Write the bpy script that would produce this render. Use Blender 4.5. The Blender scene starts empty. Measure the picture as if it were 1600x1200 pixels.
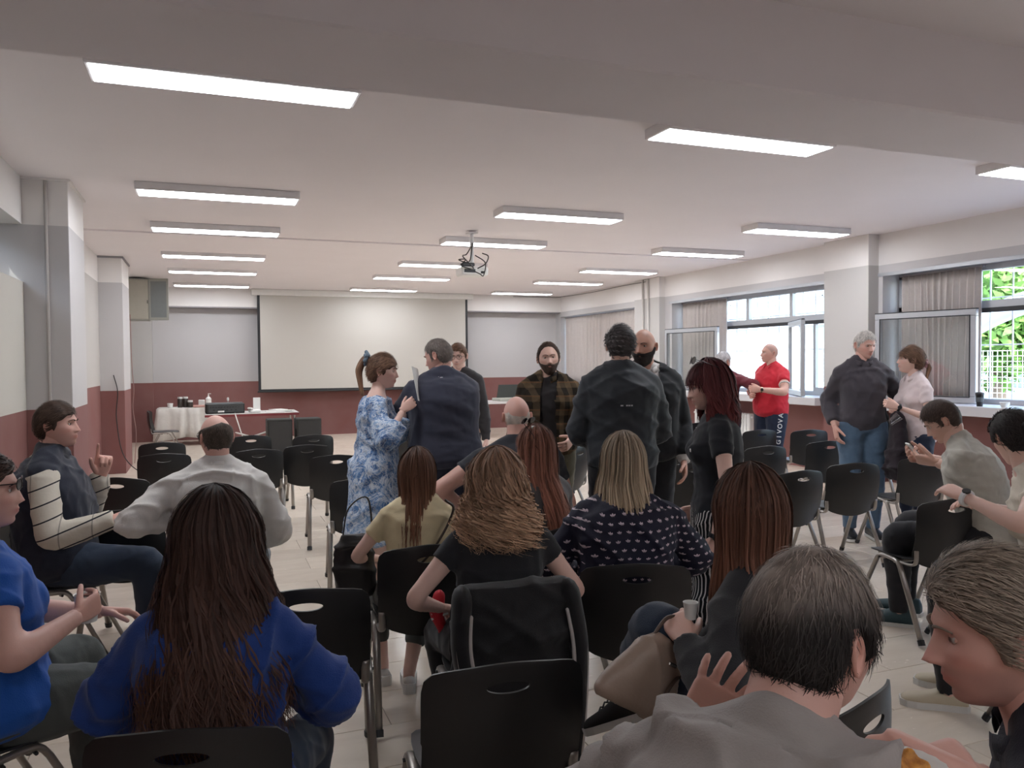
import bpy, math, random
import numpy as np
from mathutils import Vector, Matrix
rnd = random.Random(7)
R = math.radians
PI = math.pi
SC = bpy.context.scene
COL = SC.collection

# ------------------------------------------------------------------ camera
F_PX, YAW, PITCH, ROLL, EYE = 1243.3, .36776, -.02821, -.00819, 1.6
cam_d = bpy.data.cameras.new('camera')
cam = bpy.data.objects.new('camera', cam_d); COL.objects.link(cam); SC.camera = cam
cam_d.sensor_fit = 'HORIZONTAL'; cam_d.sensor_width = 36.0
cam_d.lens = 36.0 * F_PX / 1600.0
cam_d.clip_start = 0.05; cam_d.clip_end = 300
_f = np.array([math.sin(YAW)*math.cos(PITCH), math.cos(YAW)*math.cos(PITCH), math.sin(PITCH)])
_r = np.array([math.cos(YAW), -math.sin(YAW), 0.0]); _u = np.cross(_r, _f)
_r2 = math.cos(ROLL)*_r + math.sin(ROLL)*_u; _u2 = -math.sin(ROLL)*_r + math.cos(ROLL)*_u
cam.matrix_world = Matrix([[_r2[0], _u2[0], -_f[0], 0], [_r2[1], _u2[1], -_f[1], 0], [_r2[2], _u2[2], -_f[2], EYE], [0, 0, 0, 1]])

def at_depth(px, py, dep):
    """world point at a distance along the view axis"""
    return np.array([0, 0, EYE]) + dep*((px-800)/F_PX*_r2 - (py-600)/F_PX*_u2 + _f)
def at_z(px, py, z):
    d = (px-800)/F_PX*_r2 - (py-600)/F_PX*_u2 + _f
    return np.array([0, 0, EYE]) + d*(z-EYE)/d[2]

# ------------------------------------------------------------------ world, sun, exposure
world = bpy.data.worlds.new('sky'); SC.world = world; world.use_nodes = True
wn = world.node_tree; wn.nodes.clear()
wo = wn.nodes.new('ShaderNodeOutputWorld'); wb = wn.nodes.new('ShaderNodeBackground'); ws = wn.nodes.new('ShaderNodeTexSky')
ws.sky_type = 'NISHITA'; ws.sun_disc = False; ws.sun_elevation = R(48); ws.sun_rotation = R(200); ws.air_density = 1.2; ws.dust_density = 1.5
wn.links.new(ws.outputs[0], wb.inputs[0]); wn.links.new(wb.outputs[0], wo.inputs[0]); wb.inputs[1].default_value = 1.1
sun_d = bpy.data.lights.new('sun', 'SUN'); sun = bpy.data.objects.new('sun', sun_d); COL.objects.link(sun)
sun_d.energy = 8; sun_d.angle = R(1.0); sun_d.color = (1.0, .96, .88)
sun.rotation_euler = (R(38), 0, R(-60))
sun.location = (12, 8, 12)
SC.view_settings.view_transform = 'Standard'; SC.view_settings.look = 'None'
SC.view_settings.gamma = 1.0; SC.view_settings.use_curve_mapping = False
SC.view_settings.exposure = 0.52
LAMP = 17.0

# ------------------------------------------------------------------ materials
def lin(c):
    return tuple(((v/255.0)/12.92 if v/255.0 <= .04045 else ((v/255.0+.055)/1.055)**2.4) for v in c)
class NT:
    def __init__(s, name):
        s.m = bpy.data.materials.new(name); s.m.use_nodes = True
        s.t = s.m.node_tree; s.b = s.t.nodes['Principled BSDF']; s.co = None
    def n(s, typ, **kw):
        x = s.t.nodes.new(typ)
        for k, v in kw.items(): setattr(x, k, v)
        return x
    def l(s, a, b): s.t.links.new(a, b)
    def obj(s):
        if s.co is None: s.co = s.n('ShaderNodeTexCoord').outputs['Object']
        return s.co
    def m2(s, op, a, b=None, c=None):
        x = s.n('ShaderNodeMath', operation=op)
        for i, v in enumerate((a, b, c)):
            if v is None: continue
            if isinstance(v, (int, float)): x.inputs[i].default_value = v
            else: s.l(v, x.inputs[i])
        return x.outputs[0]
    def xyz(s):
        x = s.n('ShaderNodeSeparateXYZ'); s.l(s.obj(), x.inputs[0]); return x.outputs[0], x.outputs[1], x.outputs[2]
    def noise(s, scale, detail=3, rough=.55, dist=0, vec=None):
        x = s.n('ShaderNodeTexNoise'); x.inputs['Scale'].default_value = scale; x.inputs['Detail'].default_value = detail
        x.inputs['Roughness'].default_value = rough; x.inputs['Distortion'].default_value = dist
        s.l(vec if vec is not None else s.obj(), x.inputs['Vector']); return x.outputs['Fac']
    def mix(s, fac, a, b, mode='MIX'):
        x = s.n('ShaderNodeMix', data_type='RGBA', blend_type=mode)
        for sock, v in ((x.inputs[0], fac), (x.inputs[6], a), (x.inputs[7], b)):
            if isinstance(v, (int, float)): sock.default_value = v
            elif isinstance(v, tuple): sock.default_value = (*v[:3], 1)
            else: s.l(v, sock)
        return x.outputs[2]
    def ramp(s, fac, stops, interp='LINEAR'):
        x = s.n('ShaderNodeValToRGB'); x.color_ramp.interpolation = interp
        e = x.color_ramp.elements
        while len(e) < len(stops): e.new(.5)
        for i, (p, c) in enumerate(stops): e[i].position = p; e[i].color = (*c[:3], 1)
        s.l(fac, x.inputs[0]); return x.outputs[0]
    def color(s, v):
        if isinstance(v, tuple): s.b.inputs['Base Color'].default_value = (*v[:3], 1)
        else: s.l(v, s.b.inputs['Base Color'])
    def bump(s, h, strength=.3, dist=.01):
        x = s.n('ShaderNodeBump'); x.inputs['Strength'].default_value = strength; x.inputs['Distance'].default_value = dist
        s.l(h, x.inputs['Height']); s.l(x.outputs[0], s.b.inputs['Normal'])
    def set(s, rough=.6, metal=0, spec=.5):
        s.b.inputs['Roughness'].default_value = rough; s.b.inputs['Metallic'].default_value = metal
        s.b.inputs['Specular IOR Level'].default_value = spec; return s

MATS = {}
def plain(name, rgb, rough=.6, metal=0, var=.06, scale=14, bump=0, bscale=40, bd=.004, spec=.5):
    if name in MATS: return MATS[name]
    t = NT(name).set(rough, metal, spec); c = lin(rgb)
    n = t.noise(scale, 3)
    t.color(t.mix(n, tuple(v*(1-var) for v in c), tuple(min(1, v*(1+var)) for v in c)))
    if bump: t.bump(t.noise(bscale, 4), bump, bd)
    MATS[name] = t.m; return t.m
def cloth(name, rgb, rough=.85, fold=.5, var=.08, rgb2=None, fscale=9):
    """woven cloth: fine weave plus soft creases"""
    if name in MATS: return MATS[name]
    t = NT(name).set(rough, 0, .25); c = lin(rgb); c2 = lin(rgb2) if rgb2 else tuple(v*(1+var) for v in c)
    n = t.noise(22, 3); t.color(t.mix(n, tuple(v*(1-var) for v in c), c2))
    cr = t.n('ShaderNodeTexNoise'); cr.noise_type = 'RIDGED_MULTIFRACTAL'; cr.inputs['Scale'].default_value = fscale; cr.inputs['Detail'].default_value = 2.5
    cr.inputs['Distortion'].default_value = .6
    t.l(t.obj(), cr.inputs['Vector'])
    w = t.noise(260, 2); t.bump(t.m2('MULTIPLY_ADD', w, .06, cr.outputs[0]), min(1, fold*1.3), .020)
    t.b.inputs['Sheen Weight'].default_value = .15
    MATS[name] = t.m; return t.m
def skin_mat(name, rgb):
    if name in MATS: return MATS[name]
    t = NT(name).set(.48, 0, .4); c = lin(rgb)
    n = t.noise(25, 4); base = t.mix(n, tuple(v*.93 for v in c), (min(1, c[0]*1.06), c[1]*1.0, c[2]*.98))
    a = t.n('ShaderNodeAttribute', attribute_name='tint'); t.color(t.mix(1.0, base, a.outputs['Color'], 'MULTIPLY'))
    t.b.inputs['Subsurface Weight'].default_value = .0
    t.bump(t.noise(190, 3), .12, .002); MATS[name] = t.m; return t.m
def hair_mat(name, root, tip, rough=.42):
    """per-strand value in attribute 'strand': r = random, g = position along the lock"""
    if name in MATS: return MATS[name]
    t = NT(name).set(rough+.14, 0, .18)
    root = tuple(min(255, v*1.25+6) for v in root); tip = tuple(min(255, v*1.12+6) for v in tip)
    a = t.n('ShaderNodeAttribute', attribute_name='strand'); s = t.n('ShaderNodeSeparateColor'); t.l(a.outputs['Color'], s.inputs[0])
    c = t.mix(s.outputs[1], lin(root), lin(tip))
    k = t.m2('MULTIPLY_ADD', s.outputs[0], .95, .52)
    cc = t.n('ShaderNodeCombineColor'); [t.l(k, cc.inputs[i]) for i in range(3)]
    t.color(t.mix(1.0, c, cc.outputs[0], 'MULTIPLY'))
    MATS[name] = t.m; return t.m

# ------------------------------------------------------------------ mesh helpers
class MB:
    """collects shapes with material slots and becomes ONE mesh"""
    def __init__(s): s.v = []; s.f = []; s.mi = []; s.n = 0; s.tint = []
    def add(s, v, f, mi=0, tint=None):
        v = np.asarray(v, float); s.v.append(v); s.f += [tuple(int(i)+s.n for i in q) for q in f]; s.mi += [mi]*len(f); s.n += len(v)
        s.tint.append(np.ones((len(v), 3)) if tint is None else tint); return s
    def box(s, x0, x1, y0, y1, z0, z1, mi=0, bev=0.0):
        x0, x1 = min(x0, x1), max(x0, x1); y0, y1 = min(y0, y1), max(y0, y1); z0, z1 = min(z0, z1), max(z0, z1)
        b = min(bev, (x1-x0)*.45, (y1-y0)*.45, (z1-z0)*.45)
        if b <= 0:
            v = [(x, y, z) for x in (x0, x1) for y in (y0, y1) for z in (z0, z1)]
            f = [(0, 1, 3, 2), (4, 6, 7, 5), (0, 4, 5, 1), (2, 3, 7, 6), (0, 2, 6, 4), (1, 5, 7, 3)]
            return s.add(v, f, mi)
        v = []; idx = {}
        for i, (X, sx) in enumerate(((x0, 1), (x1, -1))):
            for j, (Y, sy) in enumerate(((y0, 1), (y1, -1))):
                for k, (Z, sz) in enumerate(((z0, 1), (z1, -1))):
                    for a in range(3):
                        p = [X+sx*b, Y+sy*b, Z+sz*b]; p[a] = (X, Y, Z)[a]
                        idx[(i, j, k, a)] = len(v); v.append(p)
        f = []
        for a in range(3):
            o = [c for c in range(3) if c != a]
            for e in range(2):
                q = []
                for (p, r) in ((0, 0), (1, 0), (1, 1), (0, 1)):
                    key = [0, 0, 0]; key[a] = e; key[o[0]] = p; key[o[1]] = r; q.append(idx[(*key, a)])
                flip = (e == 0) ^ (a == 1)
                f.append(tuple(q[::-1] if flip else q))
        for a in range(3):       # bevel strips along axis a
            o = [c for c in range(3) if c != a]
            for p in range(2):
                for r in range(2):
                    k0 = [0, 0, 0]; k0[o[0]] = p; k0[o[1]] = r; k1 = list(k0); k1[a] = 1
                    q = (idx[(*k0, o[0])], idx[(*k1, o[0])], idx[(*k1, o[1])], idx[(*k0, o[1])]); f.append(q)
        for i in range(2):
            for j in range(2):
                for k in range(2): f.append((idx[(i, j, k, 0)], idx[(i, j, k, 1)], idx[(i, j, k, 2)]))
        return s.add(v, f, mi)
    def tube(s, pts, rad, k=10, mi=0, caps=True, flat=None):
        v, f = tube(pts, rad, k, round_ends=False, flat=flat); return s.add(v, f, mi)
    def lathe(s, prof, cx, cy, k=20, mi=0):
        v = []; f = []; n = len(prof)
        for (r, z) in prof:
            for i in range(k): a = 2*PI*i/k; v.append((cx+r*math.cos(a), cy+r*math.sin(a), z))
        for j in range(n-1):
            for i in range(k): f.append((j*k+i, j*k+(i+1) % k, (j+1)*k+(i+1) % k, (j+1)*k+i))
        f.append(tuple(range(k))[::-1]); f.append(tuple((n-1)*k+i for i in range(k)))
        return s.add(v, f, mi)
    def build(s, name, mats, parent=None, smooth=False, tint=False):
        me = bpy.data.meshes.new(name)
        V = np.concatenate(s.v); me.from_pydata(V.tolist(), [], s.f)
        for m in (mats if isinstance(mats, (list, tuple)) else [mats]): me.materials.append(m)
        me.polygons.foreach_set('material_index', s.mi)
        if smooth is True: me.polygons.foreach_set('use_smooth', [True]*len(s.f))
        if tint:
            a = me.attributes.new('tint', 'FLOAT_COLOR', 'POINT')
            T = np.ones((len(V), 4)); T[:, :3] = np.concatenate(s.tint); a.data.foreach_set('color', T.ravel())
        me.update(); recalc(me)
        if smooth == 'auto':
            me.polygons.foreach_set('use_smooth', [True]*len(s.f)); me.set_sharp_from_angle(angle=R(38))
        o = bpy.data.objects.new(name, me); COL.objects.link(o)
        if parent: o.parent = parent
        return o
import bmesh
def recalc(me):
    bm = bmesh.new(); bm.from_mesh(me); bmesh.ops.recalc_face_normals(bm, faces=bm.faces); bm.to_mesh(me); bm.free()
def smooth_path(pts, sub=6):
    P = np.asarray(pts, float); out = []
    Q = np.vstack([2*P[0]-P[1], P, 2*P[-1]-P[-2]])
    for i in range(1, len(Q)-2):
        for t in np.linspace(0, 1, sub, endpoint=False):
            a, b, c, d = Q[i-1], Q[i], Q[i+1], Q[i+2]
            out.append(.5*((2*b)+(-a+c)*t+(2*a-5*b+4*c-d)*t*t+(-a+3*b-3*c+d)*t**3))
    out.append(P[-1]); return np.array(out)
def nrm(v): v = np.asarray(v, float); l = np.linalg.norm(v); return v/l if l > 1e-9 else v
def tube(pts, rad, k=12, round_ends=True, flat=None):
    """closed tube along a path; flat=(su,sv) squashes the section"""
    P = np.asarray(pts, float); n = len(P)
    rr = np.full(n, rad) if np.isscalar(rad) else np.asarray(rad, float)
    T = np.gradient(P, axis=0); T /= np.maximum(np.linalg.norm(T, axis=1)[:, None], 1e-9)
    if round_ends:
        A = []; ra = []; ta = []
        for a in (75, 45, 20): A.append(P[0]-T[0]*rr[0]*math.sin(R(a))); ra.append(rr[0]*math.cos(R(a))); ta.append(T[0])
        B = []; rb = []; tb = []
        for a in (20, 45, 75): B.append(P[-1]+T[-1]*rr[-1]*math.sin(R(a))); rb.append(rr[-1]*math.cos(R(a))); tb.append(T[-1])
        P = np.vstack([A, P, B]); rr = np.concatenate([ra, rr, rb]); T = np.vstack([ta, T, tb]); n = len(P)
    ref = np.array([0, 0, 1.0]) if abs(T[0][2]) < .9 else np.array([1.0, 0, 0])
    u = nrm(np.cross(ref, T[0])); v = []; 
    ang = np.arange(k)*2*PI/k; su, sv = flat or (1, 1)
    for i in range(n):
        u = nrm(u-T[i]*np.dot(u, T[i])); w = np.cross(T[i], u)
        v.append(P[i]+rr[i]*(np.outer(np.cos(ang)*su, u)+np.outer(np.sin(ang)*sv, w)))
    V = np.vstack(v); f = []
    for j in range(n-1):
        for i in range(k): f.append((j*k+i, j*k+(i+1) % k, (j+1)*k+(i+1) % k, (j+1)*k+i))
    f.append(tuple(range(k))[::-1]); f.append(tuple((n-1)*k+i for i in range(k)))
    return V, f

def tag(o, label=None, cat=None, group=None, kind=None):
    if label: o['label'] = label
    if cat: o['category'] = cat
    if group: o['group'] = group
    if kind: o['kind'] = kind
    return o
def empty(name, loc, rz=0, label=None, cat=None, group=None):
    o = bpy.data.objects.new(name, None); COL.objects.link(o); o.location = [float(c) for c in loc]; o.rotation_euler = (0, 0, rz)
    o.empty_display_size = .05
    return tag(o, label, cat, group)
def struct(o): o['kind'] = 'structure'; return o
def copy_tree(o, parent=None):
    c = o.copy(); COL.objects.link(c)
    if parent: c.parent = parent
    for ch in list(o.children): copy_tree(ch, c)
    return c
# ================================================================== THE ROOM
CZ = 3.2; XL = -1.43; XR = 8.15; YB = 18.1; YF = -2.6
def wall_mat(name, top, mid, low, zs, stain=0):
    t = NT(name).set(.75, 0, .3); g = t.n('ShaderNodeNewGeometry'); s = t.n('ShaderNodeSeparateXYZ'); t.l(g.outputs['Position'], s.inputs[0])
    z = s.outputs[2]; n = t.noise(2.2, 4)
    a = t.m2('GREATER_THAN', z, zs[0]); b = t.m2('GREATER_THAN', z, zs[1])
    c = t.mix(b, t.mix(a, lin(low), lin(mid)), lin(top))
    t.color(t.mix(t.m2('MULTIPLY', n, .16), c, tuple(v*.8 for v in lin(mid))))
    t.bump(t.noise(60, 4), .08, .003); MATS[name] = t.m; return t.m
WHITE = (228, 224, 221); GREY = (190, 187, 187); RED = (124, 76, 72)
m_wall = wall_mat('painted_wall', WHITE, GREY, RED, (1.22, 2.8))
m_wallw = wall_mat('painted_wall_light', WHITE, (190, 187, 184), RED, (1.22, 2.8))
m_ceil = plain('ceiling_plaster', (232, 226, 227), .85, var=.03, scale=1.5)
m_beam = plain('beam_plaster', (226, 220, 222), .85, var=.04, scale=2)
m_grey = plain('grey_paint', (150, 147, 149), .6, var=.04)
m_frame = plain('grey_aluminium', (176, 178, 182), .38, metal=.35, var=.03)
m_dark = plain('dark_gasket', (32, 33, 36), .5)
m_white_metal = plain('white_enamel', (222, 222, 222), .4)
m_whitepl = plain('white_plastic', (225, 224, 220), .45)
m_blackpl = plain('black_plastic', (26, 25, 25), .42, var=.1, bump=.05, bscale=300)
m_cable = plain('black_cable', (22, 22, 23), .5)

# floor slabs
def marble(name, a, b):
    t = NT(name).set(.16, 0, .5)
    i = t.n('ShaderNodeObjectInfo'); off = t.n('ShaderNodeVectorMath', operation='ADD'); g = t.n('ShaderNodeNewGeometry')
    mp = t.n('ShaderNodeMapping'); mp.inputs['Scale'].default_value = (.55, 2.2, 1); t.l(g.outputs['Position'], mp.inputs[0])
    t.l(mp.outputs[0], off.inputs[0]); t.l(i.outputs['Random'], off.inputs[1])
    n = t.noise(2.6, 6, .62, 1.2, off.outputs[0]); v = t.noise(9, 5, .6, 2, off.outputs[0])
    c = t.mix(n, lin(a), lin(b)); r = t.m2('MULTIPLY_ADD', i.outputs['Random'], .10, .95)
    cc = t.n('ShaderNodeCombineColor'); [t.l(r, cc.inputs[k]) for k in range(3)]
    c = t.mix(1.0, c, cc.outputs[0], 'MULTIPLY')
    t.color(c); t.l(t.m2('MULTIPLY_ADD', v, .22, .12), t.b.inputs['Roughness']); MATS[name] = t.m; return t.m
m_marble = marble('marble_slab', (206, 191, 175), (233, 221, 205))
m_joint = plain('floor_joint', (158, 145, 134), .7)
fl = struct(MB().box(XL-.4, XR+.4, YF, YB+.2, -.12, -.004).build('floor', m_joint))
TW, TD, G = .72, .36, .0016
tl = MB().box(G, TW-G, G, TD-G, -.02, 0, bev=.0015).build('tile', m_marble, fl)
tile_mesh = tl.data; cells = []
r = 0; y = YF+.05
ys0 = 2.72 - math.ceil((2.72-YF)/TD)*TD
y = ys0
while y < YB:
    x = XL-.35 + (-(TW/2) if r % 2 else 0)
    while x < XR+.2:
        cells.append((x, y)); x += TW
    y += TD; r += 1
cells.sort(key=lambda c: (0 if (c[1] > .3) else 1, (c[0]+.3-1.2)**2+(c[1]+.15)**2))
vis = [c for c in cells if (c[1] > .2 and c[0] < 8 and c[0] > -1.9 and (c[0]-.9) < c[1]*1.35+1.0)]
near = vis[:299]; ns = set(near)
for i, c in enumerate(near):
    o = tl if i == 0 else tl.copy()
    if i: COL.objects.link(o)
    o.location = (c[0], c[1], 0)
rest = MB()
for c in cells:
    if c in ns: continue
    rest.box(c[0]+G, c[0]+TW-G, c[1]+G, c[1]+TD-G, -.02, 0)
tag(rest.build('distant_tiles', m_marble, fl), kind='stuff')

struct(MB().box(XL-.5, XR+.6, YF, YB+.3, CZ, CZ+.2).build('ceiling', m_ceil))
# second half of the ceiling sits a finger lower behind an expansion joint
struct(MB().box(XL, XR, 10.55, YB, CZ-.018, CZ+.01).build('ceiling_panel', m_ceil))
# cross beam
BZ = None
zb = 1.6 + 2.93/2.42
struct(MB().box(XL-.1, XR+.2, 2.42*(zb-EYE), 2.955*(zb-EYE), zb, CZ+.02, bev=.01).build('ceiling_beam', m_beam))
# back wall with its beam
struct(MB().box(XL-.5, XR+.6, YB, YB+.2, 0, CZ).build('wall_back', m_wall))
bb = struct(MB().box(XL, XR, YB-.3, YB, 2.8, CZ).build('beam_back', m_wallw))
struct(MB().box(XL, XR, YB-.3, YB, 2.775, 2.8).build('trim_1', m_grey))
struct(MB().box(XL, XL+.42, YB-.12, YB, 0, 2.8).build('pillar_back', m_wallw))
struct(MB().box(XL-.5, XR+.6, YF-.2, YF, 0, CZ).build('wall_front', m_wall))
# left wall: low wall, window slot above it, header, pillars
struct(MB().box(XL-.35, XL, YF, 7.83, 0, 2.31).build('wall_left', wall_mat('left_low_wall', WHITE, (196, 192, 184), RED, (1.22, 5)) ))
struct(MB().box(XL-.35, XL, YF, 7.83, 2.8, CZ).build('wall_left_header', m_wallw))
struct(MB().box(XL-.35, XL, 7.9, YB, 0, CZ).build('wall_left_far', wall_mat('left_far_wall', WHITE, (186, 182, 178), RED, (1.3, 2.8))))
struct(MB().box(XL-.36, -1.08, 7.832, 8.75, 0, CZ-.002, bev=.004).build('pillar_left', m_wall))
struct(MB().box(XL-.05, -1.11, 12.95, 14.0, 0, CZ-.03, bev=.004).build('pillar_left', m_wall))
struct(MB().box(XL-.05, -1.09, 12.92, 14.03, CZ-.045, CZ-.02).build('trim_2', m_grey))
struct(MB().box(XL-.05, -1.06, 7.80, 8.77, CZ-.02, CZ-.001).build('trim_3', m_wallw))
pp = MB().tube([(-1.25, 7.815, 0), (-1.25, 7.815, 3.19)], .014, 8).build('wall_pipe', plain('painted_pipe', (170, 164, 160), .5)); pp['kind'] = 'structure'
# left slot window
def window_frame(name, x, y0, y1, z0, z1, t=.05, d=.06, parent=None):
    m = MB()
    m.box(x, x+d, y0, y1, z0, z0+t, bev=.004).box(x, x+d, y0, y1, z1-t, z1, bev=.004)
    m.box(x, x+d, y0, y0+t, z0+t, z1-t, bev=.004).box(x, x+d, y1-t, y1, z0+t, z1-t, bev=.004)
    return m.build(name, m_frame, parent)
def glass_mat(name, tint=(1, 1, 1), rough=0.0, alpha=.9):
    t = NT(name); t.t.nodes.remove(t.b); out = t.t.nodes['Material Output']
    tr = t.n('ShaderNodeBsdfTransparent'); tr.inputs[0].default_value = (*tint, 1)
    gl = t.n('ShaderNodeBsdfGlossy'); gl.inputs['Roughness'].default_value = rough
    fr = t.n('ShaderNodeFresnel'); fr.inputs[0].default_value = 1.5
    ge = t.n('ShaderNodeNewGeometry'); ff = t.m2('SUBTRACT', 1.0, ge.outputs['Backfacing']); mx = t.n('ShaderNodeMixShader'); t.l(t.m2('MULTIPLY', t.m2('MULTIPLY_ADD', fr.outputs[0], 1.6, .04), ff), mx.inputs[0]); t.l(tr.outputs[0], mx.inputs[1]); t.l(gl.outputs[0], mx.inputs[2])
    t.l(mx.outputs[0], out.inputs[0]); MATS[name] = t.m; return t.m
m_glass = glass_mat('window_glass', (.96, .98, .98))
m_glass_dark = glass_mat('tinted_glass', (.62, .64, .64))
w = struct(window_frame('window_1', XL-.30, 5.0, 7.80, 2.31, 2.79))
for a, b in ((5.05, 6.38), (6.43, 7.75)):
    MB().box(XL-.28, XL-.272, a, b, 2.36, 2.73).build('pane', m_glass_dark, w)
MB().box(XL-.30, XL-.24, 6.38, 6.43, 2.36, 2.73).build('mullion', m_frame, w)
struct(MB().box(XL-2.4, XL-2.2, YF, 12, -.4, 3.6).build('wall_left_outer', plain('outer_yard_wall', (120, 122, 122), .8)))
struct(MB().box(XL-.35, XL, YF, 5.0, 2.31, 2.8).build('wall_left_upper', m_wallw))

# right wall -----------------------------------------------------------------
XO = 8.42      # window plane
struct(MB().box(XR, XO+.15, YF, YB, 2.68, CZ).build('wall_right_header', m_wall))
struct(MB().box(XR+.12, XO+.15, YF, YB, 0, 1.0).build('wall_right', m_wall))
sills = [(-2.4, 7.93, 7.83), (8.72, 12.95, 7.83), (14.1, 17.85, 7.95)]
m_sill = plain('sill_marble', (196, 194, 196), .3, var=.06, scale=6)
for i, (a, b, xf) in enumerate(sills):
    struct(MB().box(xf, XO+.02, a, b, .955, 1.065, bev=.006).build('window_sill', m_sill))
for i, (a, b) in enumerate(((7.86, 8.85), (12.82, 14.1), (17.8, YB))):
    struct(MB().box(XR, XO+.15, a, b, 0, 2.68).build('wall_right_pier', m_wall))
struct(MB().box(7.98, XR+.01, 7.93, 8.72, 0, CZ-.001, bev=.004).build('pillar_right', m_wallw))
struct(MB().box(8.02, XR+.01, 13.05, 13.98, 0, CZ-.02, bev=.004).build('pillar_right', m_wallw))
struct(MB().box(XR-.012, XR, 8.86, 12.9, 2.655, 2.70).build('trim_4', m_frame))
struct(MB().box(XR-.012, XR, YF, 7.93, 2.655, 2.70).build('trim_5', m_frame))
for yy in (13.42, 13.62):
    p = MB().tube([(8.0, yy, .0), (8.0, yy, 3.17)], .022, 10).build('wall_pipe', plain('pipe_white', (205, 200, 196), .45), smooth=True); p['kind'] = 'structure'
c = MB().tube(smooth_path([(7.99, 13.5, 3.12), (8.05, 14.5, 3.14), (8.08, 16.0, 3.13), (8.05, 17.6, 3.15), (7.8, 17.75, 3.15), (6.9, 17.78, 3.15)], 8), .006, 6).build('ceiling_cable', m_cable)
tag(c, 'thin dark cable running high along the window wall to the corner', 'cable')
# windows: transoms, casements
def win_unit(n, y0, y1, mull, closed):
    """frame with transom lights; closed = list of (a,b) lower lights that have glass"""
    w = struct(MB().box(XO, XO+.07, y0, y1, 1.065, 1.125, bev=.004).box(XO, XO+.07, y0, y1, 2.61, 2.68, bev=.004)
               .box(XO, XO+.07, y0, y1, 2.17, 2.26, bev=.004).box(XO, XO+.07, y0, y0+.07, 1.1, 2.65, bev=.004).box(XO, XO+.07, y1-.07, y1, 1.1, 2.65, bev=.004)
               .build('window_%d' % n, m_frame))
    ms = [y0+.07]+list(mull)+[y1-.07]
    for m_ in mull: MB().box(XO, XO+.07, m_-.035, m_+.035, 2.26, 2.61, bev=.004).build('mullion', m_frame, w)
    for a, b in zip(ms[:-1], ms[1:]):
        MB().box(XO+.03, XO+.038, a, b, 2.26, 2.61).build('pane', m_glass, w)
    for a, b in closed:
        f = MB().box(XO+.0, XO+.06, a, b, 1.125, 1.18, bev=.004).box(XO, XO+.06, a, b, 2.12, 2.17, bev=.004).box(XO, XO+.06, a, a+.05, 1.18, 2.12, bev=.004).box(XO, XO+.06, b-.05, b, 1.18, 2.12, bev=.004).build('sash', m_frame, w)
        MB().box(XO+.03, XO+.036, a+.05, b-.05, 1.18, 2.12).build('pane', m_glass, f)
    MB().box(XO-.004, XO+.0, y0+.07, y1-.07, 2.12, 2.175).build('gasket', m_dark, w)
    return w
wA = win_unit(2, 8.85, 12.82, (9.9, 10.95, 11.95), ((8.93, 9.42), (11.85, 12.74)))
wB = win_unit(3, 2.6, 7.86, (4.0, 5.3, 6.75), ((2.7, 3.9), (6.8, 7.78)))
wC = win_unit(4, 14.1, 17.8, (15.3, 16.5), ((14.2, 15.9), (16.0, 17.7)))
struct(MB().box(XO, XO+.1, YF, 2.6, 1.0, 2.7).build('wall_right_near', m_wall))
# open casements (hinged leaves that stand inside the room)
def casement(name, hy, width, ang, z0, z1, hx, label, flip=1):
    """leaf hinged at (hx,hy); angle 0 = along +y from the hinge"""
    e = empty(name, (hx, hy, z0), ang, label, 'window')
    h = z1-z0; t = .075
    MB().box(-.03, .03, 0, width, 0, t, bev=.006).box(-.03, .03, 0, width, h-t, h, bev=.006).box(-.03, .03, 0, t, t, h-t, bev=.006).box(-.03, .03, width-t, width, t, h-t, bev=.006).build('sash_frame', m_frame, e)
    MB().box(-.005, .005, t, width-t, t, h-t).build('pane', m_glass, e)
    MB().box(-.034, -.028, t-.012, width-t+.012, t-.012, t).box(-.034, -.028, t-.012, width-t+.012, h-t, h-t+.012).box(-.034, -.028, t-.012, t, t, h-t).box(-.034, -.028, width-t, width-t+.012, t, h-t).box(-.02, .02, -.006, width+.006, h, h+.012).build('gasket', m_dark, e)
    return e
def leafs():
    casement('window_leaf', 11.35, 1.38, .125, 1.075, 2.16, 8.13, 'open grey window leaf folded back over the curtain, behind the man in black blazer')
    casement('window_leaf', 6.60, 1.24, .22, 1.075, 2.16, 8.26, 'large open window leaf mirroring the woman in the pale polo shirt')
    casement('window_leaf', 9.85, 1.02, 2.61, 1.075, 2.16, 8.36, 'narrow half-open window leaf standing to the right of the man in the red polo')
leafs()
m_curt = cloth('curtain_cloth', (206, 196, 190), .9, .12, rgb2=(218, 208, 202))
_t = m_curt.node_tree; _tr = _t.nodes.new('ShaderNodeBsdfTranslucent'); _tr.inputs[0].default_value = (.62, .56, .52, 1); _mx = _t.nodes.new('ShaderNodeMixShader'); _mx.inputs[0].default_value = .3
_t.links.new(_t.nodes['Principled BSDF'].outputs[0], _mx.inputs[1]); _t.links.new(_tr.outputs[0], _mx.inputs[2]); _t.links.new(_mx.outputs[0], _t.nodes['Material Output'].inputs[0])
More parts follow.
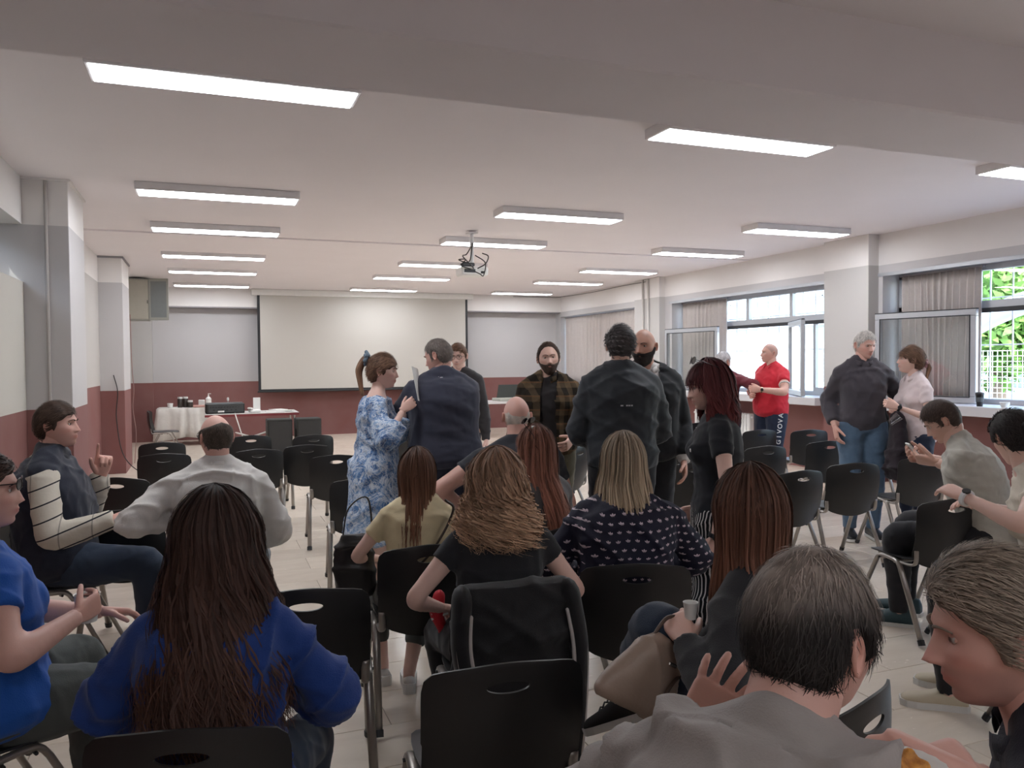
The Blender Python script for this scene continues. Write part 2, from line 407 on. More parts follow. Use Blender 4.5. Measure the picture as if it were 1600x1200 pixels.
def curtain(x, y0, y1, z0, z1, folds, amp, label, pinch=0):
    n = folds*10+1; nz = 10; V = []; 
    for side in (0, 1):
        for j in range(nz):
            tz = j/(nz-1); z = z0+(z1-z0)*tz
            for i in range(n):
                s = i/(n-1); ph = s*folds*2*PI
                w = 1+.12*math.sin(3.1*s*folds)+.1*math.sin(1.7*s*folds+tz*2)
                yy = y0+(y1-y0)*s+pinch*(1-tz)*math.sin(s*PI*2)*.05+amp*.35*math.sin(ph*2+1)*(1-tz*.5)
                V.append((x+amp*w*math.sin(ph+.5*math.sin(s*9))*(1-.35*tz)+side*.006, yy, z))
    F = []
    for sd in (0, 1):
        o = sd*n*nz
        for j in range(nz-1):
            for i in range(n-1):
                q = (o+j*n+i, o+j*n+i+1, o+(j+1)*n+i+1, o+(j+1)*n+i); F.append(q if sd == 0 else q[::-1])
    b = n*nz
    for i in range(n-1):
        F.append((i+1, i, b+i, b+i+1)); t = (nz-1)*n; F.append((t+i, t+i+1, b+t+i+1, b+t+i))
    for j in range(nz-1):
        F.append((j*n, (j+1)*n, b+(j+1)*n, b+j*n)); e = n-1; F.append(((j+1)*n+e, j*n+e, b+j*n+e, b+(j+1)*n+e))
    o = MB().add(V, F).build('curtain', m_curt, smooth=True)
    tag(o, label, 'curtain'); 
    r = MB().box(x-.015, x+.02, y0-.03, y1+.03, z1, z1+.02).build('curtain_rail', m_grey, o)
    return o
curtain(8.27, 14.2, 17.75, 1.09, 2.64, 22, .035, 'long closed beige curtain covering the farthest window beside the corner')
curtain(8.33, 11.40, 12.72, 1.09, 2.64, 11, .035, 'gathered beige curtain hanging behind the open leaf of the middle window', 1)
curtain(8.345, 6.62, 7.74, 1.09, 2.64, 12, .030, 'gathered beige curtain above the window leaf at the right edge, near the pillar', 1)

# ---------------------------------------------------------------- outside
m_ground = plain('outside_paving', (160, 160, 158), .8, var=.1, scale=.8)
struct(MB().box(XO+.6, 60, -40, 70, -.5, -.35).build('ground', m_ground))
m_fac = plain('pale_render', (186, 200, 210), .8, var=.03, scale=.6)
m_fac2 = plain('dark_shutter', (150, 162, 172), .6)
m_bar = plain('grille_white', (240, 242, 244), .45)
def grille(y0, y1, label):
    e = empty('window_grille', (8.585, y0, 1.0), 0, label, 'window grille', 'white security grilles outside the windows')
    n = int((y1-y0)/.27); L = y1-y0
    for i in range(n+1):
        b = MB().tube([(0, L*i/n, 0), (0, L*i/n, 1.75)], .011, 6).build('bar', m_bar, e)
    for z in (.12, .75, 1.3, 1.7): MB().tube([(.018, -.03, z), (.018, L+.03, z)], .009, 6).build('rail', m_bar, e)
grille(9.0, 12.8, 'white security grille of vertical bars outside the middle window'); grille(2.8, 7.8, 'white security grille of vertical bars outside the near window at the right edge'); grille(14.2, 17.8, 'white security grille behind the closed curtain near the corner')
bd = empty('school_building', (24, 22, -.35), 0, 'pale building wing across the yard, seen through the middle window', 'building')
MB().box(0, 6, -7, 26, 0, 9).build('wall', m_fac, bd)
for fl_ in range(3):
    z = 1.0+fl_*2.9
    for i in range(10):
        y = -6+i*3.1
        wn_ = MB().box(-.04, .05, y, y+1.9, z, z+1.4, bev=.02).build('window', m_fac2, bd)
        MB().box(-.06, -.045, y+.9, y+.98, z, z+1.4).box(-.06, -.045, y, y+1.9, z+.66, z+.72).build('mullion', m_frame, wn_)
    MB().box(-.5, .02, -7, 26, z-.55, z-.4, bev=.03).build('ledge', m_fac, bd)
rl = MB()
for i in range(60): rl.box(-.45, -.42, -6.8+i*.5, -6.77+i*.5, 3.5, 4.35)
rl.box(-.47, -.40, -7, 25, 4.35, 4.42)
rl.build('railing', m_fac2, bd)
# mesh fence and trees seen through the near window
fe = empty('mesh_fence', (15.0, 2.0, -.35), 0, 'white wire mesh fence beyond the near window', 'fence')
for i in range(9): MB().tube([(0, i*2.0, 0), (0, i*2.0, 2.2)], .03, 8).build('post', m_bar, fe)
wm = MB()
for i in range(150): wm.box(-.004, .004, i*.107, i*.107+.008, .05, 2.1)
for j in range(20): wm.box(-.004, .004, 0, 16, .05+j*.107, .058+j*.107)
tag(wm.build('wire_mesh', m_bar, fe), kind='stuff')
def leaf_mat(name, a, b):
    t = NT(name).set(.5, 0, .4); i = t.n('ShaderNodeAttribute', attribute_name='tint')
    t.color(t.mix(1.0, t.mix(t.noise(1.7, 2), lin(a), lin(b)), i.outputs['Color'], 'MULTIPLY')); MATS[name] = t.m; return t.m
m_leaf = leaf_mat('foliage', (74, 120, 52), (120, 160, 80)); m_bark = plain('bark', (120, 108, 96), .9, var=.3, scale=6, bump=.4, bscale=12, bd=.03)
def tree(x, y, h, cr, seed, label):
    g = np.random.default_rng(seed); e = empty('tree', (x, y, -.35), g.uniform(0, 6), label, 'tree')
    tr = smooth_path([(0, 0, 0), (.15, .1, h*.3), (-.1, .2, h*.55), (.1, 0, h*.8)], 4)
    V, F = tube(tr, np.linspace(.22, .07, len(tr)), 9); MB().add(V, F).build('trunk', m_bark, e, smooth=True)
    for k in range(6):
        a = k*1.05; z = h*(.38+.07*k); V, F = tube(smooth_path([(0, 0, z), (cr*.35*math.cos(a), cr*.35*math.sin(a), z+h*.12), (cr*.7*math.cos(a), cr*.7*math.sin(a), z+h*.2)], 4), np.linspace(.08, .02, 9), 6)
        MB().add(V, F).build('branch', m_bark, e, smooth=True)
    n = 8500; cs = g.normal(0, 1, (26, 3)); cs /= np.linalg.norm(cs, axis=1)[:, None]; cs = cs*g.uniform(.3, .85, (26, 1))*cr; cs[:, 2] = cs[:, 2]*.75+h*.68
    c = cs[g.integers(0, 26, n)]+g.normal(0, .28, (n, 3))*cr*.6
    d1 = g.normal(0, 1, (n, 3)); d1 /= np.linalg.norm(d1, axis=1)[:, None]; d2 = np.cross(d1, g.normal(0, 1, (n, 3))); d2 /= np.linalg.norm(d2, axis=1)[:, None]
    s = g.uniform(.07, .15, (n, 1))
    V = np.stack([c-d1*s*1.4, c+d2*s*.6, c+d1*s*1.4, c-d2*s*.6], 1).reshape(-1, 3)
    F = [(4*i, 4*i+1, 4*i+2, 4*i+3) for i in range(n)]
    T = np.repeat(g.uniform(.7, 1.25, (n, 1)), 4, 0)*np.ones((1, 3))
    m = MB(); m.add(V, F, 0, T); o = m.build('foliage', m_leaf, e, tint=True); tag(o, kind='stuff')
tree(20.0, 16.4, 6.4, 2.8, 1, 'leafy green tree behind the fence, nearest to the building corner'); tree(22.6, 9.6, 7.4, 3.2, 2, 'tallest leafy tree farthest behind the white mesh fence'); tree(16.9, 12.9, 4.6, 1.9, 3, 'low bushy tree closest behind the white mesh fence')
a_ = smooth_path([(13.2, 12.2, 1.05), (13.0, 10.8, 2.0), (12.8, 9.2, 2.55), (12.6, 7.2, 2.75), (12.5, 5, 2.7)], 8)
V, F = tube(a_, .19, 12); tag(MB().add(V, F).build('awning_tube', m_fac, smooth=True), 'thick white curved tube of a playground frame outside the near window', 'playground frame')
V, F = tube([(13.2, 12.2, -.35), (13.2, 12.2, 1.1)], .12, 10)
o_ = MB().add(V, F).build('post', m_fac, bpy.data.objects['awning_tube'], smooth=True)
V, F = tube([(12.5, 5, -.35), (12.5, 5, 2.7)], .12, 10)
MB().add(V, F).build('post', m_fac, bpy.data.objects['awning_tube'], smooth=True)

# ---------------------------------------------------------------- ceiling lights
t = NT('lamp_diffuser'); t.t.nodes.remove(t.b); em = t.n('ShaderNodeEmission'); em.inputs[0].default_value = (.955, .99, 1.045, 1); em.inputs[1].default_value = LAMP
t.l(em.outputs[0], t.t.nodes['Material Output'].inputs[0]); m_lamp = t.m
m_lampcase = plain('lamp_case', (226, 222, 222), .5)
K = 1.53/1.307*1.307
L = .918*K; X0 = -.3586*K; DX = 2.2387*K; X2 = 3.9532*K
lys = [v*K for v in (3.1795, 5.2200, 6.5788, 8.1480, 9.4914, 11.107)]+[-1.4]  # last row is added behind the camera to brighten the foreground
proto = None; rows = ['nearest', 'second', 'third', 'fourth', 'fifth', 'farthest', 'added unseen rear']
for ci, x in enumerate((X0, X0+DX, X2)):
    for ri, y in enumerate(lys):
        if proto is None:
            proto = empty('ceiling_light', (0, 0, 0))
            cz = CZ-EYE-1.53
            MB().box(0, L, -.31, 0, 0, cz, bev=.004).build('housing', m_lampcase, proto)
            MB().box(.02, L-.02, -.29, -.02, -.003, .0).build('diffuser', m_lamp, proto)
            o = proto
        else: o = copy_tree(proto)
        o.location = (x, y, EYE+1.53)
        tag(o, '%s ceiling light panel in the %s row running towards the screen' % (rows[ri], ('left', 'middle', 'right window-side')[ci]), 'ceiling light', 'rectangular ceiling light panels')

# ---------------------------------------------------------------- projection screen
sc_ = empty('projection_screen', (1.05, 17.72, 0), 0, 'large white pull-down projection screen on the back wall', 'projection screen')
SW = 4.68
MB().box(-.12, SW+.12, -.07, .07, 3.05, CZ-.02, bev=.01).build('case', m_whitepl, sc_)
MB().box(0, SW, -.002, .002, 1.0, 3.06).build('border', m_dark, sc_)
t = NT('screen_fabric').set(.8, 0, .2); t.color(lin((192, 188, 181))); m_scr = t.m
MB().box(.055, SW-.055, -.006, -.0025, 1.05, 3.05).build('fabric', m_scr, sc_)
MB().tube([(-.02, 0, 1.0), (SW+.02, 0, 1.0)], .018, 8).build('bottom_bar', m_dark, sc_)

# ---------------------------------------------------------------- projector
pj = empty('projector', (3.07, 9.3, 2.70), .0, 'white ceiling projector with loose black cables above the audience', 'projector')
MB().box(-.17, .17, -.13, .13, -.055, .055, bev=.02).build('body', m_whitepl, pj, smooth='auto')
MB().tube([(.09, .12, 0), (.09, .16, 0)], [.036, .032], 14).build('lens', m_dark, pj)
MB().tube([(0, 0, .055), (0, 0, .47)], .025, 12).box(-.06, .06, -.06, .06, .465, .478).build('ceiling_mount', m_white_metal, pj)
MB().box(.07, .12, -.134, -.129, -.03, .0).box(-.14, 0, -.134, -.129, -.02, .02).build('socket_panel', m_dark, pj)
for i, pts in enumerate(([(-.02, -.13, .03), (-.1, -.25, .06), (-.18, -.2, .16), (-.1, -.1, .2), (-.02, -.03, .30)], [(.03, -.13, .03), (.1, -.22, .08), (.16, -.15, .18), (.10, -.1, .22)],
                         [(-.06, -.13, .02), (-.2, -.2, .05), (-.15, -.22, .12), (-.2, -.1, .13), (-.05, -.05, .12), (.0, -.03, .35)], [(.0, -.13, -.01), (.02, -.25, -.05), (.08, -.2, -.06), (.12, -.15, .1), (.03, -.04, .2)])):
    MB().tube(smooth_path(pts, 6), .007, 6).build('cable', m_cable, pj)
MB().box(-.16, .0, -.12, -.03, .056, .10, bev=.01).build('junction_box', m_dark, pj)

# ---------------------------------------------------------------- cabinet on the left wall near the back
cb = empty('wall_cabinet', (XL+.002, 15.9, 2.40), 0, 'grey metal wall cabinet high in the back left corner', 'cabinet')
m_cab = plain('cabinet_grey', (150, 150, 142), .5)
MB().box(0, .50, -.1, .3, 0, .75, bev=.006).build('body', m_cab, cb)
MB().box(.01, .49, -.115, -.102, .02, .73, bev=.004).build('door', plain('cabinet_cream', (168, 163, 150), .5), cb)
e2 = MB().box(0, .33, -.012, .012, .0, .75, bev=.003).build('open_door', m_cab, cb); e2.location = (.505, -.11, 0); e2.rotation_euler = (0, 0, R(-12))
MB().box(.03, .30, -.0135, -.0125, .05, .70).build('door_glass', plain('wired_glass', (126, 130, 130), .15), e2)
MB().box(.47, .482, -.125, -.11, .30, .36).build('handle', m_dark, cb)

# sockets and cables on the left side
ws_ = MB().box(XL, XL+.02, 13.5, 13.58, 0, 0.01)
pth = smooth_path([(-1.10, 14.02, 2.4), (-1.09, 14.02, 1.6), (-1.07, 14.03, 1.2), (-1.09, 14.02, .9), (-1.05, 14.03, .5), (-1.08, 14.05, .02)], 7)
tag(MB().tube(pth, .007, 6).build('cable', plain('pink_cable', (150, 118, 112), .6)), 'pale cable hanging down the corner of the far left pillar', 'cable')
pth = smooth_path([(-1.25, 12.93, 1.45), (-1.2, 12.92, 1.2), (-1.22, 12.9, .8), (-1.1, 12.7, .25), (-.7, 12.2, .02), (-.1, 12, .01)], 7)
tag(MB().tube(pth, .007, 6).build('cable', m_cable), 'black cable dropping from the far left pillar onto the floor', 'cable')

# ---------------------------------------------------------------- tables at the back
m_cloth_w = cloth('table_linen', (208, 204, 198), .85, .25)
m_redtrim = plain('red_edge', (120, 44, 48), .5)
m_top = plain('table_laminate', (206, 202, 200), .35)
m_chrome = plain('brushed_chrome', (176, 172, 166), .28, metal=.9, var=.04)
def frame_table(name, x0, x1, y0, y1, h, label, top, edge):
    e = empty(name, ((x0+x1)/2, (y0+y1)/2, 0), 0, label, 'table'); a = (x1-x0)/2; b = (y1-y0)/2
    MB().box(-a, a, -b, b, h-.012, h, bev=.003).build('tabletop', top, e)
    MB().box(-a-.002, a+.002, -b-.002, b+.002, h-.05, h-.012, bev=.003).build('edge_band', edge, e)
    for sx in (-1, 1):
        for sy in (-1, 1): MB().tube([(sx*(a-.08), sy*(b-.06), h-.05), (sx*(a-.05), sy*(b-.04), 0)], .017, 10).build('leg', m_chrome, e)
        MB().tube([(sx*(a-.06), -(b-.06), h-.07), (sx*(a-.06), b-.06, h-.07)], .012, 8).build('crossbar', m_chrome, e)
    return e
# small table under a white cloth
e = empty('cloth_table', (-.35, 17.2, 0), 0, 'small table under a draped white cloth by the back wall', 'table')
MB().box(-.5, .5, -.3, .3, .69, .73).build('tabletop', m_top, e)
for sx in (-1, 1):
    for sy in (-1, 1): MB().tube([(sx*.45, sy*.26, .69), (sx*.47, sy*.28, 0)], .017, 8).build('leg', m_chrome, e)
ck = MB(); nn = 72; V = []
for j, (zz, gr) in enumerate(((.7345, 0), (.736, 0), (.73, .012), (.6, .02), (.4, .035), (.14, .05))):
    for i in range(nn):
        a = i*2*PI/nn; ca, sa = math.cos(a), math.sin(a); k = max(abs(ca)/.53, abs(sa)/.33)
        rx = ca/k; ry = sa/k; wv = gr*(1+.9*math.sin(a*9)+.5*math.sin(a*17+1))
        if j == 0: rx *= .02; ry *= .02
        l = math.hypot(rx, ry); V.append((rx*(1+wv/l), ry*(1+wv/l), zz+(0.03*math.sin(a*3) if j == 5 else 0)))
F = [(j*nn+i, j*nn+(i+1) % nn, (j+1)*nn+(i+1) % nn, (j+1)*nn+i) for j in range(5) for i in range(nn)]
o = ck.add(V, F).build('tablecloth', m_cloth_w, e, smooth=True)
so = o.modifiers.new('s', 'SOLIDIFY'); so.thickness = .004
tp = .738
m_jar = plain('dark_jar', (58, 50, 46), .25); m_lidw = plain('lid_white', (215, 212, 208), .4)
for i, (dx, dy, hh, lb) in enumerate(((-.13, 0, .20, 'tall dark jar with pale lid, leftmost of three on the cloth table'), (-.03, .03, .2, 'tall dark jar with pale lid, middle one of three on the cloth table'), (.06, -.05, .13, 'short dark jar in front on the cloth table'))):
    j_ = empty('jar', (-.35+dx, 17.2+dy, tp), 0, lb, 'jar', 'dark jars on the cloth table')
    MB().lathe([(.045, 0), (.05, .01), (.05, hh-.04), (.042, hh-.02)], 0, 0, 16).build('glass', m_jar, j_, smooth='auto')
    MB().lathe([(.048, hh-.025), (.048, hh+.005), (.044, hh+.01)], 0, 0, 16).build('lid', m_lidw, j_, smooth='auto')
o = tag(MB().lathe([(.045, 0), (.055, .09), (.05, .09), (.04, .01)], -.66, 17.1, 16).build('paper_cup', m_whitepl, smooth='auto'), 'white tub at the left end of the cloth table', 'cup'); o.location.z = tp
o = tag(MB().box(-.24, -.02, 17.0, 17.15, tp, tp+.045, bev=.01).build('biscuit_box', plain('pink_card', (196, 150, 140), .6)), 'low pinkish box beside the jars on the cloth table', 'box')
bt = empty('pump_bottle', (.05, 17.05, tp), 0, 'white pump bottle at the right end of the cloth table', 'bottle')
MB().lathe([(.05, 0), (.055, .01), (.055, .17), (.03, .2), (.018, .21)], 0, 0, 16).build('body', m_whitepl, bt, smooth='auto')
MB().lathe([(.016, .21), (.016, .235), (.008, .24), (.008, .26)], 0, 0, 10).box(-.01, .05, -.01, .01, .26, .275).build('pump', m_lidw, bt)
tag(MB().box(-.14, -.02, 17.2, 17.3, tp, tp+.14, bev=.01).build('napkin_pack', m_whitepl), 'white upright pack behind the pump bottle', 'pack')

lt = frame_table('long_table', -.02, 1.5, 14.15, 14.95, .76, 'long white table with a red edge carrying the sound mixer', m_top, m_redtrim)
mx_ = empty('mixer', (.30, 14.4, .762), 0.05, 'black audio mixer case on the red-edged table', 'mixer')
MB().box(-.31, .31, -.14, .2, 0, .17, bev=.012).build('case', m_blackpl, mx_)
MB().box(-.27, .29, -.1435, -.139, .02, .15).build('rear_panel', plain('panel_grey', (60, 62, 62), .5), mx_)
k_ = MB()
for i in range(11): k_.tube([(-.24+i*.045, -.14, .11), (-.24+i*.045, -.155, .11)], .010, 8)
for i in range(6): k_.box(-.2+i*.07, -.17+i*.07, -.149, -.143, .05, .07)
k_.build('sockets', m_dark, mx_); MB().box(-.12, -.02, -.1455, -.1436, .022, .05).build('label_plate', m_whitepl, mx_)
MB().box(-.29, .29, -.1, .18, .17, .176).build('control_panel', plain('panel_grey', (60, 62, 62), .5), mx_)
m_ = empty('microphone', (.36, 14.72, .762), 0, 'small white-tipped microphone standing behind the mixer', 'microphone')
MB().tube([(0, 0, 0), (0, 0, .2)], .008, 8).lathe([(.04, 0), (.04, .01), (.01, .015)], 0, 0, 14).build('stem', m_chrome, m_); V, F = tube([(0, 0, .21), (0, 0, .235)], .02, 10); MB().add(V, F).build('head', m_whitepl, m_)
o = tag(MB().box(.78, .90, 14.75, 14.77, .762, 1.0, bev=.004).build('card', m_whitepl), 'white upright card standing behind the mixer', 'card')
rt = empty('router', (.78, 14.35, .762), .2, 'small grey-white desk telephone beside the mixer', 'telephone')
MB().box(-.09, .09, -.09, .09, 0, .05, bev=.015).build('base', m_whitepl, rt); MB().box(-.1, -.04, -.11, .11, .05, .085, bev=.015).build('handset', m_lidw, rt)
for i, (x, y, a, s) in enumerate(((1.12, 14.45, .1, .3), (1.3, 14.5, -.3, .28), (1.2, 14.7, .5, .25))):
    o = MB().box(-s/2, s/2, -.11, .11, 0, .008).build('paper_sheet', m_whitepl); o.location = (x, y, .762+i*.009); o.rotation_euler = (0, 0, a); tag(o, 'white papers lying %s on the red-edged table' % ('nearest the mixer', 'at the front right end', 'at the back right end')[i], 'paper', 'papers on the red-edged table')
tag(MB().tube(smooth_path([(.45, 14.13, .775), (.5, 14.10, .6), (.58, 14.1, .35), (.7, 14.15, .2)], 6), .01, 6).build('white_cable', m_whitepl), 'white cable hanging in front of the red-edged table', 'cable')
e = empty('printer_paper', (.72, 14.5, .0), 0, 'crumpled white papers on a low shelf under the red-edged table', 'paper')
MB().box(-.25, .35, -.2, .15, .30, .33, bev=.01).build('shelf', m_dark, e); V, F = tube([(-.22, -.21, .42), (.0, -.22, .35), (.3, -.2, .44)], .05, 6, flat=(1, .3)); MB().add(V, F).build('sheet', m_whitepl, e)
MB().box(-.24, -.22, -.19, .14, 0, .31).box(.32, .34, -.19, .14, 0, .31).build('stand', m_dark, e)
for i, (x0, x1) in enumerate(((.93, 1.33), (1.40, 1.80))):
    s = empty('loudspeaker', ((x0+x1)/2, 13.75, 0), 0, ('dark box loudspeaker on the floor, left one of the pair under the screen', 'dark box loudspeaker on the floor, right one of the pair under the screen')[i], 'loudspeaker', 'pair of dark loudspeakers')
    MB().box(-.2, .2, -.2, .2, .0, .68, bev=.012).build('cabinet', plain('speaker_carpet', (46, 45, 42), .9), s)
    MB().box(-.18, .18, -.212, -.2, .04, .64, bev=.006).build('grille', plain('speaker_grille', (38, 37, 36), .7, bump=.4, bscale=350), s)
# white table right of the suit and its things
wt = frame_table('white_table', 5.2, 7.0, 15.9, 16.6, .75, 'plain white table standing right of the screen', m_top, m_top)
lp = empty('projector_case', (6.15, 16.2, .752), .1, 'open dark case on the white table right of the screen', 'case')
MB().box(-.3, .35, -.2, .2, 0, .06, bev=.01).build('base', plain('case_pale', (170, 170, 160), .5), lp)
MB().add([(-.22, .10, .06), (.32, .10, .06), (.36, .2, .34), (-.12, .2, .34), (-.22, .13, .06), (.32, .13, .06), (.36, .23, .34), (-.12, .23, .34)], [(0, 1, 2, 3), (7, 6, 5, 4), (0, 4, 5, 1), (1, 5, 6, 2), (2, 6, 7, 3), (3, 7, 4, 0)]).build('lid', plain('case_dark', (46, 50, 46), .6), lp)
# little table beside the standing suit
dk = empty('desk', (2.05, 5.7, 0), -.25, 'low table with pale top half hidden behind the suited man', 'table')
dk.location = (2.38, 7.35, 0)
MB().box(-.45, .45, -.3, .3, .715, .75, bev=.004).build('tabletop', m_top, dk); MB().box(-.42, .42, -.28, -.26, .2, .715).build('front_panel', plain('panel_pale', (150, 145, 140), .6), dk)
for sx in (-1, 1):
    for sy in (-1, 1): MB().tube([(sx*.4, sy*.25, .715), (sx*.4, sy*.25, 0)], .018, 10).build('leg', m_chrome, dk)
# radiator under the window sill
rd = empty('radiator', (7.98+.1, 10.4, .12), 0, 'white ribbed radiator under the sill of the middle window', 'radiator')
for i in range(18): MB().box(-.05, .05, i*.085, i*.085+.07, 0, .62, bev=.015).build('fin', m_white_metal, rd)
MB().tube([(0, -.04, .06), (0, 1.58, .06)], .018, 8).tube([(0, -.04, .56), (0, 1.58, .56)], .018, 8).box(-.02, .02, .1, .13, -.12, .02).box(-.02, .02, 1.3, 1.33, -.12, .02).build('pipes', m_white_metal, rd)
# things on the sills
cf = empty('coffee_tumbler', (7.93, 6.30, 1.065), 0, 'black takeaway coffee cup on the sill beside the open window', 'cup')
MB().lathe([(.030, 0), (.042, .13), (.043, .135)], 0, 0, 18).build('cup', m_blackpl, cf, smooth='auto'); MB().lathe([(.045, .133), (.045, .145), (.038, .155), (.036, .15)], 0, 0, 18).build('lid', m_dark, cf, smooth='auto')
MB().lathe([(.0375, .05), (.0405, .10)], 0, 0, 18).build('sleeve', plain('sleeve_grey', (86, 90, 92), .7), cf)
ck_ = empty('white_cup', (7.92, 6.0, 1.065), 0, 'low white cup on the sill at the right edge', 'cup')
MB().lathe([(.03, 0), (.05, .06), (.046, .06), (.028, .01)], 0, 0, 18).build('bowl', m_whitepl, ck_, smooth='auto'); MB().tube(smooth_path([(.045, 0, .045), (.075, 0, .04), (.07, 0, .02), (.04, 0, .018)], 4), .005, 6).build('handle', m_whitepl, ck_)

# ================================================================== CHAIRS
t = NT('chair_plastic_highlight').set(.36, 0, .5); t.color(t.mix(t.noise(18, 3), lin((52, 52, 54)), lin((62, 62, 64)))); t.bump(t.noise(420, 2), .12, .002); m_seat = t.m  # black plastic seat, its highlights put into a lighter base colour
t = NT('chair_plastic_black').set(.40, 0, .45); t.color(t.mix(t.noise(18, 3), lin((28, 27, 27)), lin((35, 34, 34)))); t.bump(t.noise(420, 2), .10, .002); m_back = t.m
m_tube = plain('chair_steel', (158, 152, 146), .34, metal=.75, var=.05)
def slab(V0, F0, off, closed_edges):
    return None
def panel(P, outline_n, rings, thick, name, mat, parent, hole=True):
    """P(ring j, i) -> (point, normal); makes a solid sheet with a hole (or a centre)"""
    V = []; n = outline_n
    for side in (0, 1):
        for j in range(rings+1):
            for i in range(n):
                p, nn_ = P(j/rings, i/n); V.append(np.array(p)+np.array(nn_)*thick*(side-.5)*(1 if 0 < j < rings else .75))
    F = []; b = (rings+1)*n
    for j in range(rings):
        for i in range(n):
            q = (j*n+i, j*n+(i+1) % n, (j+1)*n+(i+1) % n, (j+1)*n+i); F.append(q); F.append(tuple(b+k for k in q[::-1]))
    for i in range(n):
        o = rings*n; F.append((o+i, o+(i+1) % n, b+o+(i+1) % n, b+o+i)); F.append(((i+1) % n, i, b+i, b+(i+1) % n))
    return MB().add(V, F).build(name, mat, parent, smooth='auto')
def chair_proto():
    e = empty('stacking_chair', (0, 0, 0))
    # backrest: width .44, from z .43 (curved lower edge) to .81
    def outline(s):
        a = s*2*PI; c, s_ = math.cos(a), math.sin(a)
        n = 9; k = (abs(c)**n+abs(s_)**n)**(-1/n)
        x = .222*c*k; z = .19*s_*k
        if z < 0: z = z*.80-.062*math.cos(x/.225*PI/2)**.8; x *= .985
        else: z += .010*math.cos(x/.222*PI)
        return x, z+.615
    def Pb(t_, s):
        ox, oz = outline(s); a = s*2*PI
        hx, hz = .058*math.cos(a), .752+.0145*math.sin(a)
        u = t_**.8; x = hx+(ox-hx)*u; z = hz+(oz-hz)*u
        y = -.235-(z-.45)*.15+1.15*x*x-.03*math.sin(min(1, max(0, (z-.42)/.4))*PI)
        return (x, y, z), nrm((2.3*x, -1, -.16))
    panel(Pb, 60, 6, .009, 'backrest', m_back, e)
    def Ps(t_, s):
        a = s*2*PI; c, s_ = math.cos(a), math.sin(a); n = 5; k = (abs(c)**n+abs(s_)**n)**(-1/n)
        x = .205*c*k*t_; y = .20*s_*k*t_+.0
        x *= 1-.08*(-y/.2 if y < 0 else 0)
        z = .455-.018*(1-(x/.21)**2)*math.exp(-((y+.05)/.14)**2)-max(0, y-.12)**2*2.5+max(0, -y-.14)**2*4
        return (x, y, z), (0, 0, 1)
    panel(Ps, 40, 5, .010, 'seat', m_seat, e)
    for sx in (-1, 1):
        X = sx*.215
        fr = [(X*1.05, .275, .012), (X, .085, .40), (X, .06, .432), (X, .02, .442), (X, -.06, .436), (X, -.095, .425), (X, -.115, .395), (X*1.08, -.30, .012)]
        P = [np.array(p) for p in fr]; pts = [P[0]]+[P[0]+(P[1]-P[0])*.93]+list(smooth_path(P[1:7], 4))+[P[6]+(P[7]-P[6])*.07, P[7]]
        V, F = tube(pts, .0135, 10, round_ends=False, flat=(1.25, .85)); MB().add(V, F).build('leg', m_tube, e, smooth=True)
        for p, q in ((P[0], P[1]), (P[7], P[6])):
            d = nrm(q-p); V, F = tube([p-d*.0125*0, p+d*.03], .0165, 10, round_ends=False, flat=(1.25, .9)); V[:, 2] = np.maximum(V[:, 2], .001); MB().add(V, F).build('foot_cap', m_dark, e)
        bs = smooth_path([(X*.93, .06, .436), (X*.93, -.10, .428), (X*.93, -.175, .428), (X*.935, -.215, .45), (X*.94, -.222, .52)], 6)
        V, F = tube(bs, .013, 8, round_ends=False, flat=(1.2, .6)); MB().add(V, F).build('back_support', m_tube, e, smooth=True)
        bt_ = MB(); bt_.tube([(X+sx*.002, -.05, .425), (X+sx*.022, -.05, .422)], .006, 8); bt_.tube([(X+sx*.002, .04, .43), (X+sx*.022, .04, .428)], .006, 8); bt_.build('bolt', m_dark, e)
    MB().tube([(-.21, .03, .428), (.21, .03, .428)], .011, 8).tube([(-.21, -.06, .424), (.21, -.06, .424)], .011, 8).build('crossbar', m_tube, e)
    return e
CH0 = chair_proto(); _first = [True]
def chair(x, y, yaw, label, group=None):
    o = CH0 if _first[0] else copy_tree(CH0)
    _first[0] = False
    o.location = (x, y, 0); o.rotation_euler = (0, 0, yaw)
    if 'group' in o: del o['group']
    return tag(o, label, 'chair', group)
def chair_px(px, py, yaw, label, group=None, dz=.80):
    """stands the chair so that the middle of its top edge is on the ray through a pixel"""
    p = at_z(px, py, dz); s, c = math.sin(yaw), math.cos(yaw)
    return chair(p[0]-.285*s*1, p[1]+.285*c, yaw, label, group)
GR = 'black stacking chairs in the right block'; GL = 'black stacking chairs in the left block'
chair_px(1493, 783, R(-6), 'empty chair with long highlighted seat and steel legs nearest the right edge', GR)
chair_px(1447, 716, R(-10), 'chair in front of the crouched man in the grey shirt at the right', GR)
chair_px(1338, 726, R(-12), 'empty chair in the middle of the right block, second row from the front edge', GR)
chair_px(1255, 738, R(2), 'empty chair at the left end of the right block, beside the long brown hair', GR)
chair_px(1370, 687, R(-20), 'chair standing just in front of the jeans of the man in the dark sweater', GR)
chair_px(1296, 691, R(-12), 'chair left of the man in jeans, behind the middle one', GR)
chair_px(1267, 673, R(-14), 'small far chair closest to the pillar, near the red wall', GR)
chair_px(1200, 699, R(-5), 'chair right behind the black-shirted red-haired woman', GR)
chair_px(1190, 673, R(-5), 'far chair in front of the blue trousers of the man in the red polo', GR)
chair_px(1130, 668, R(4), 'far chair hidden behind the red-haired woman', GR)
chair_px(1092, 690, R(-15), 'chair with pale shining seat between the black coat and the red-haired woman', GR)
chair_px(1086, 725, R(-5), 'chair whose steel frame shows left of the red-haired woman', GR)
chair_px(1092, 662, R(6), 'farthest chair seen left of the red-haired woman', GR)
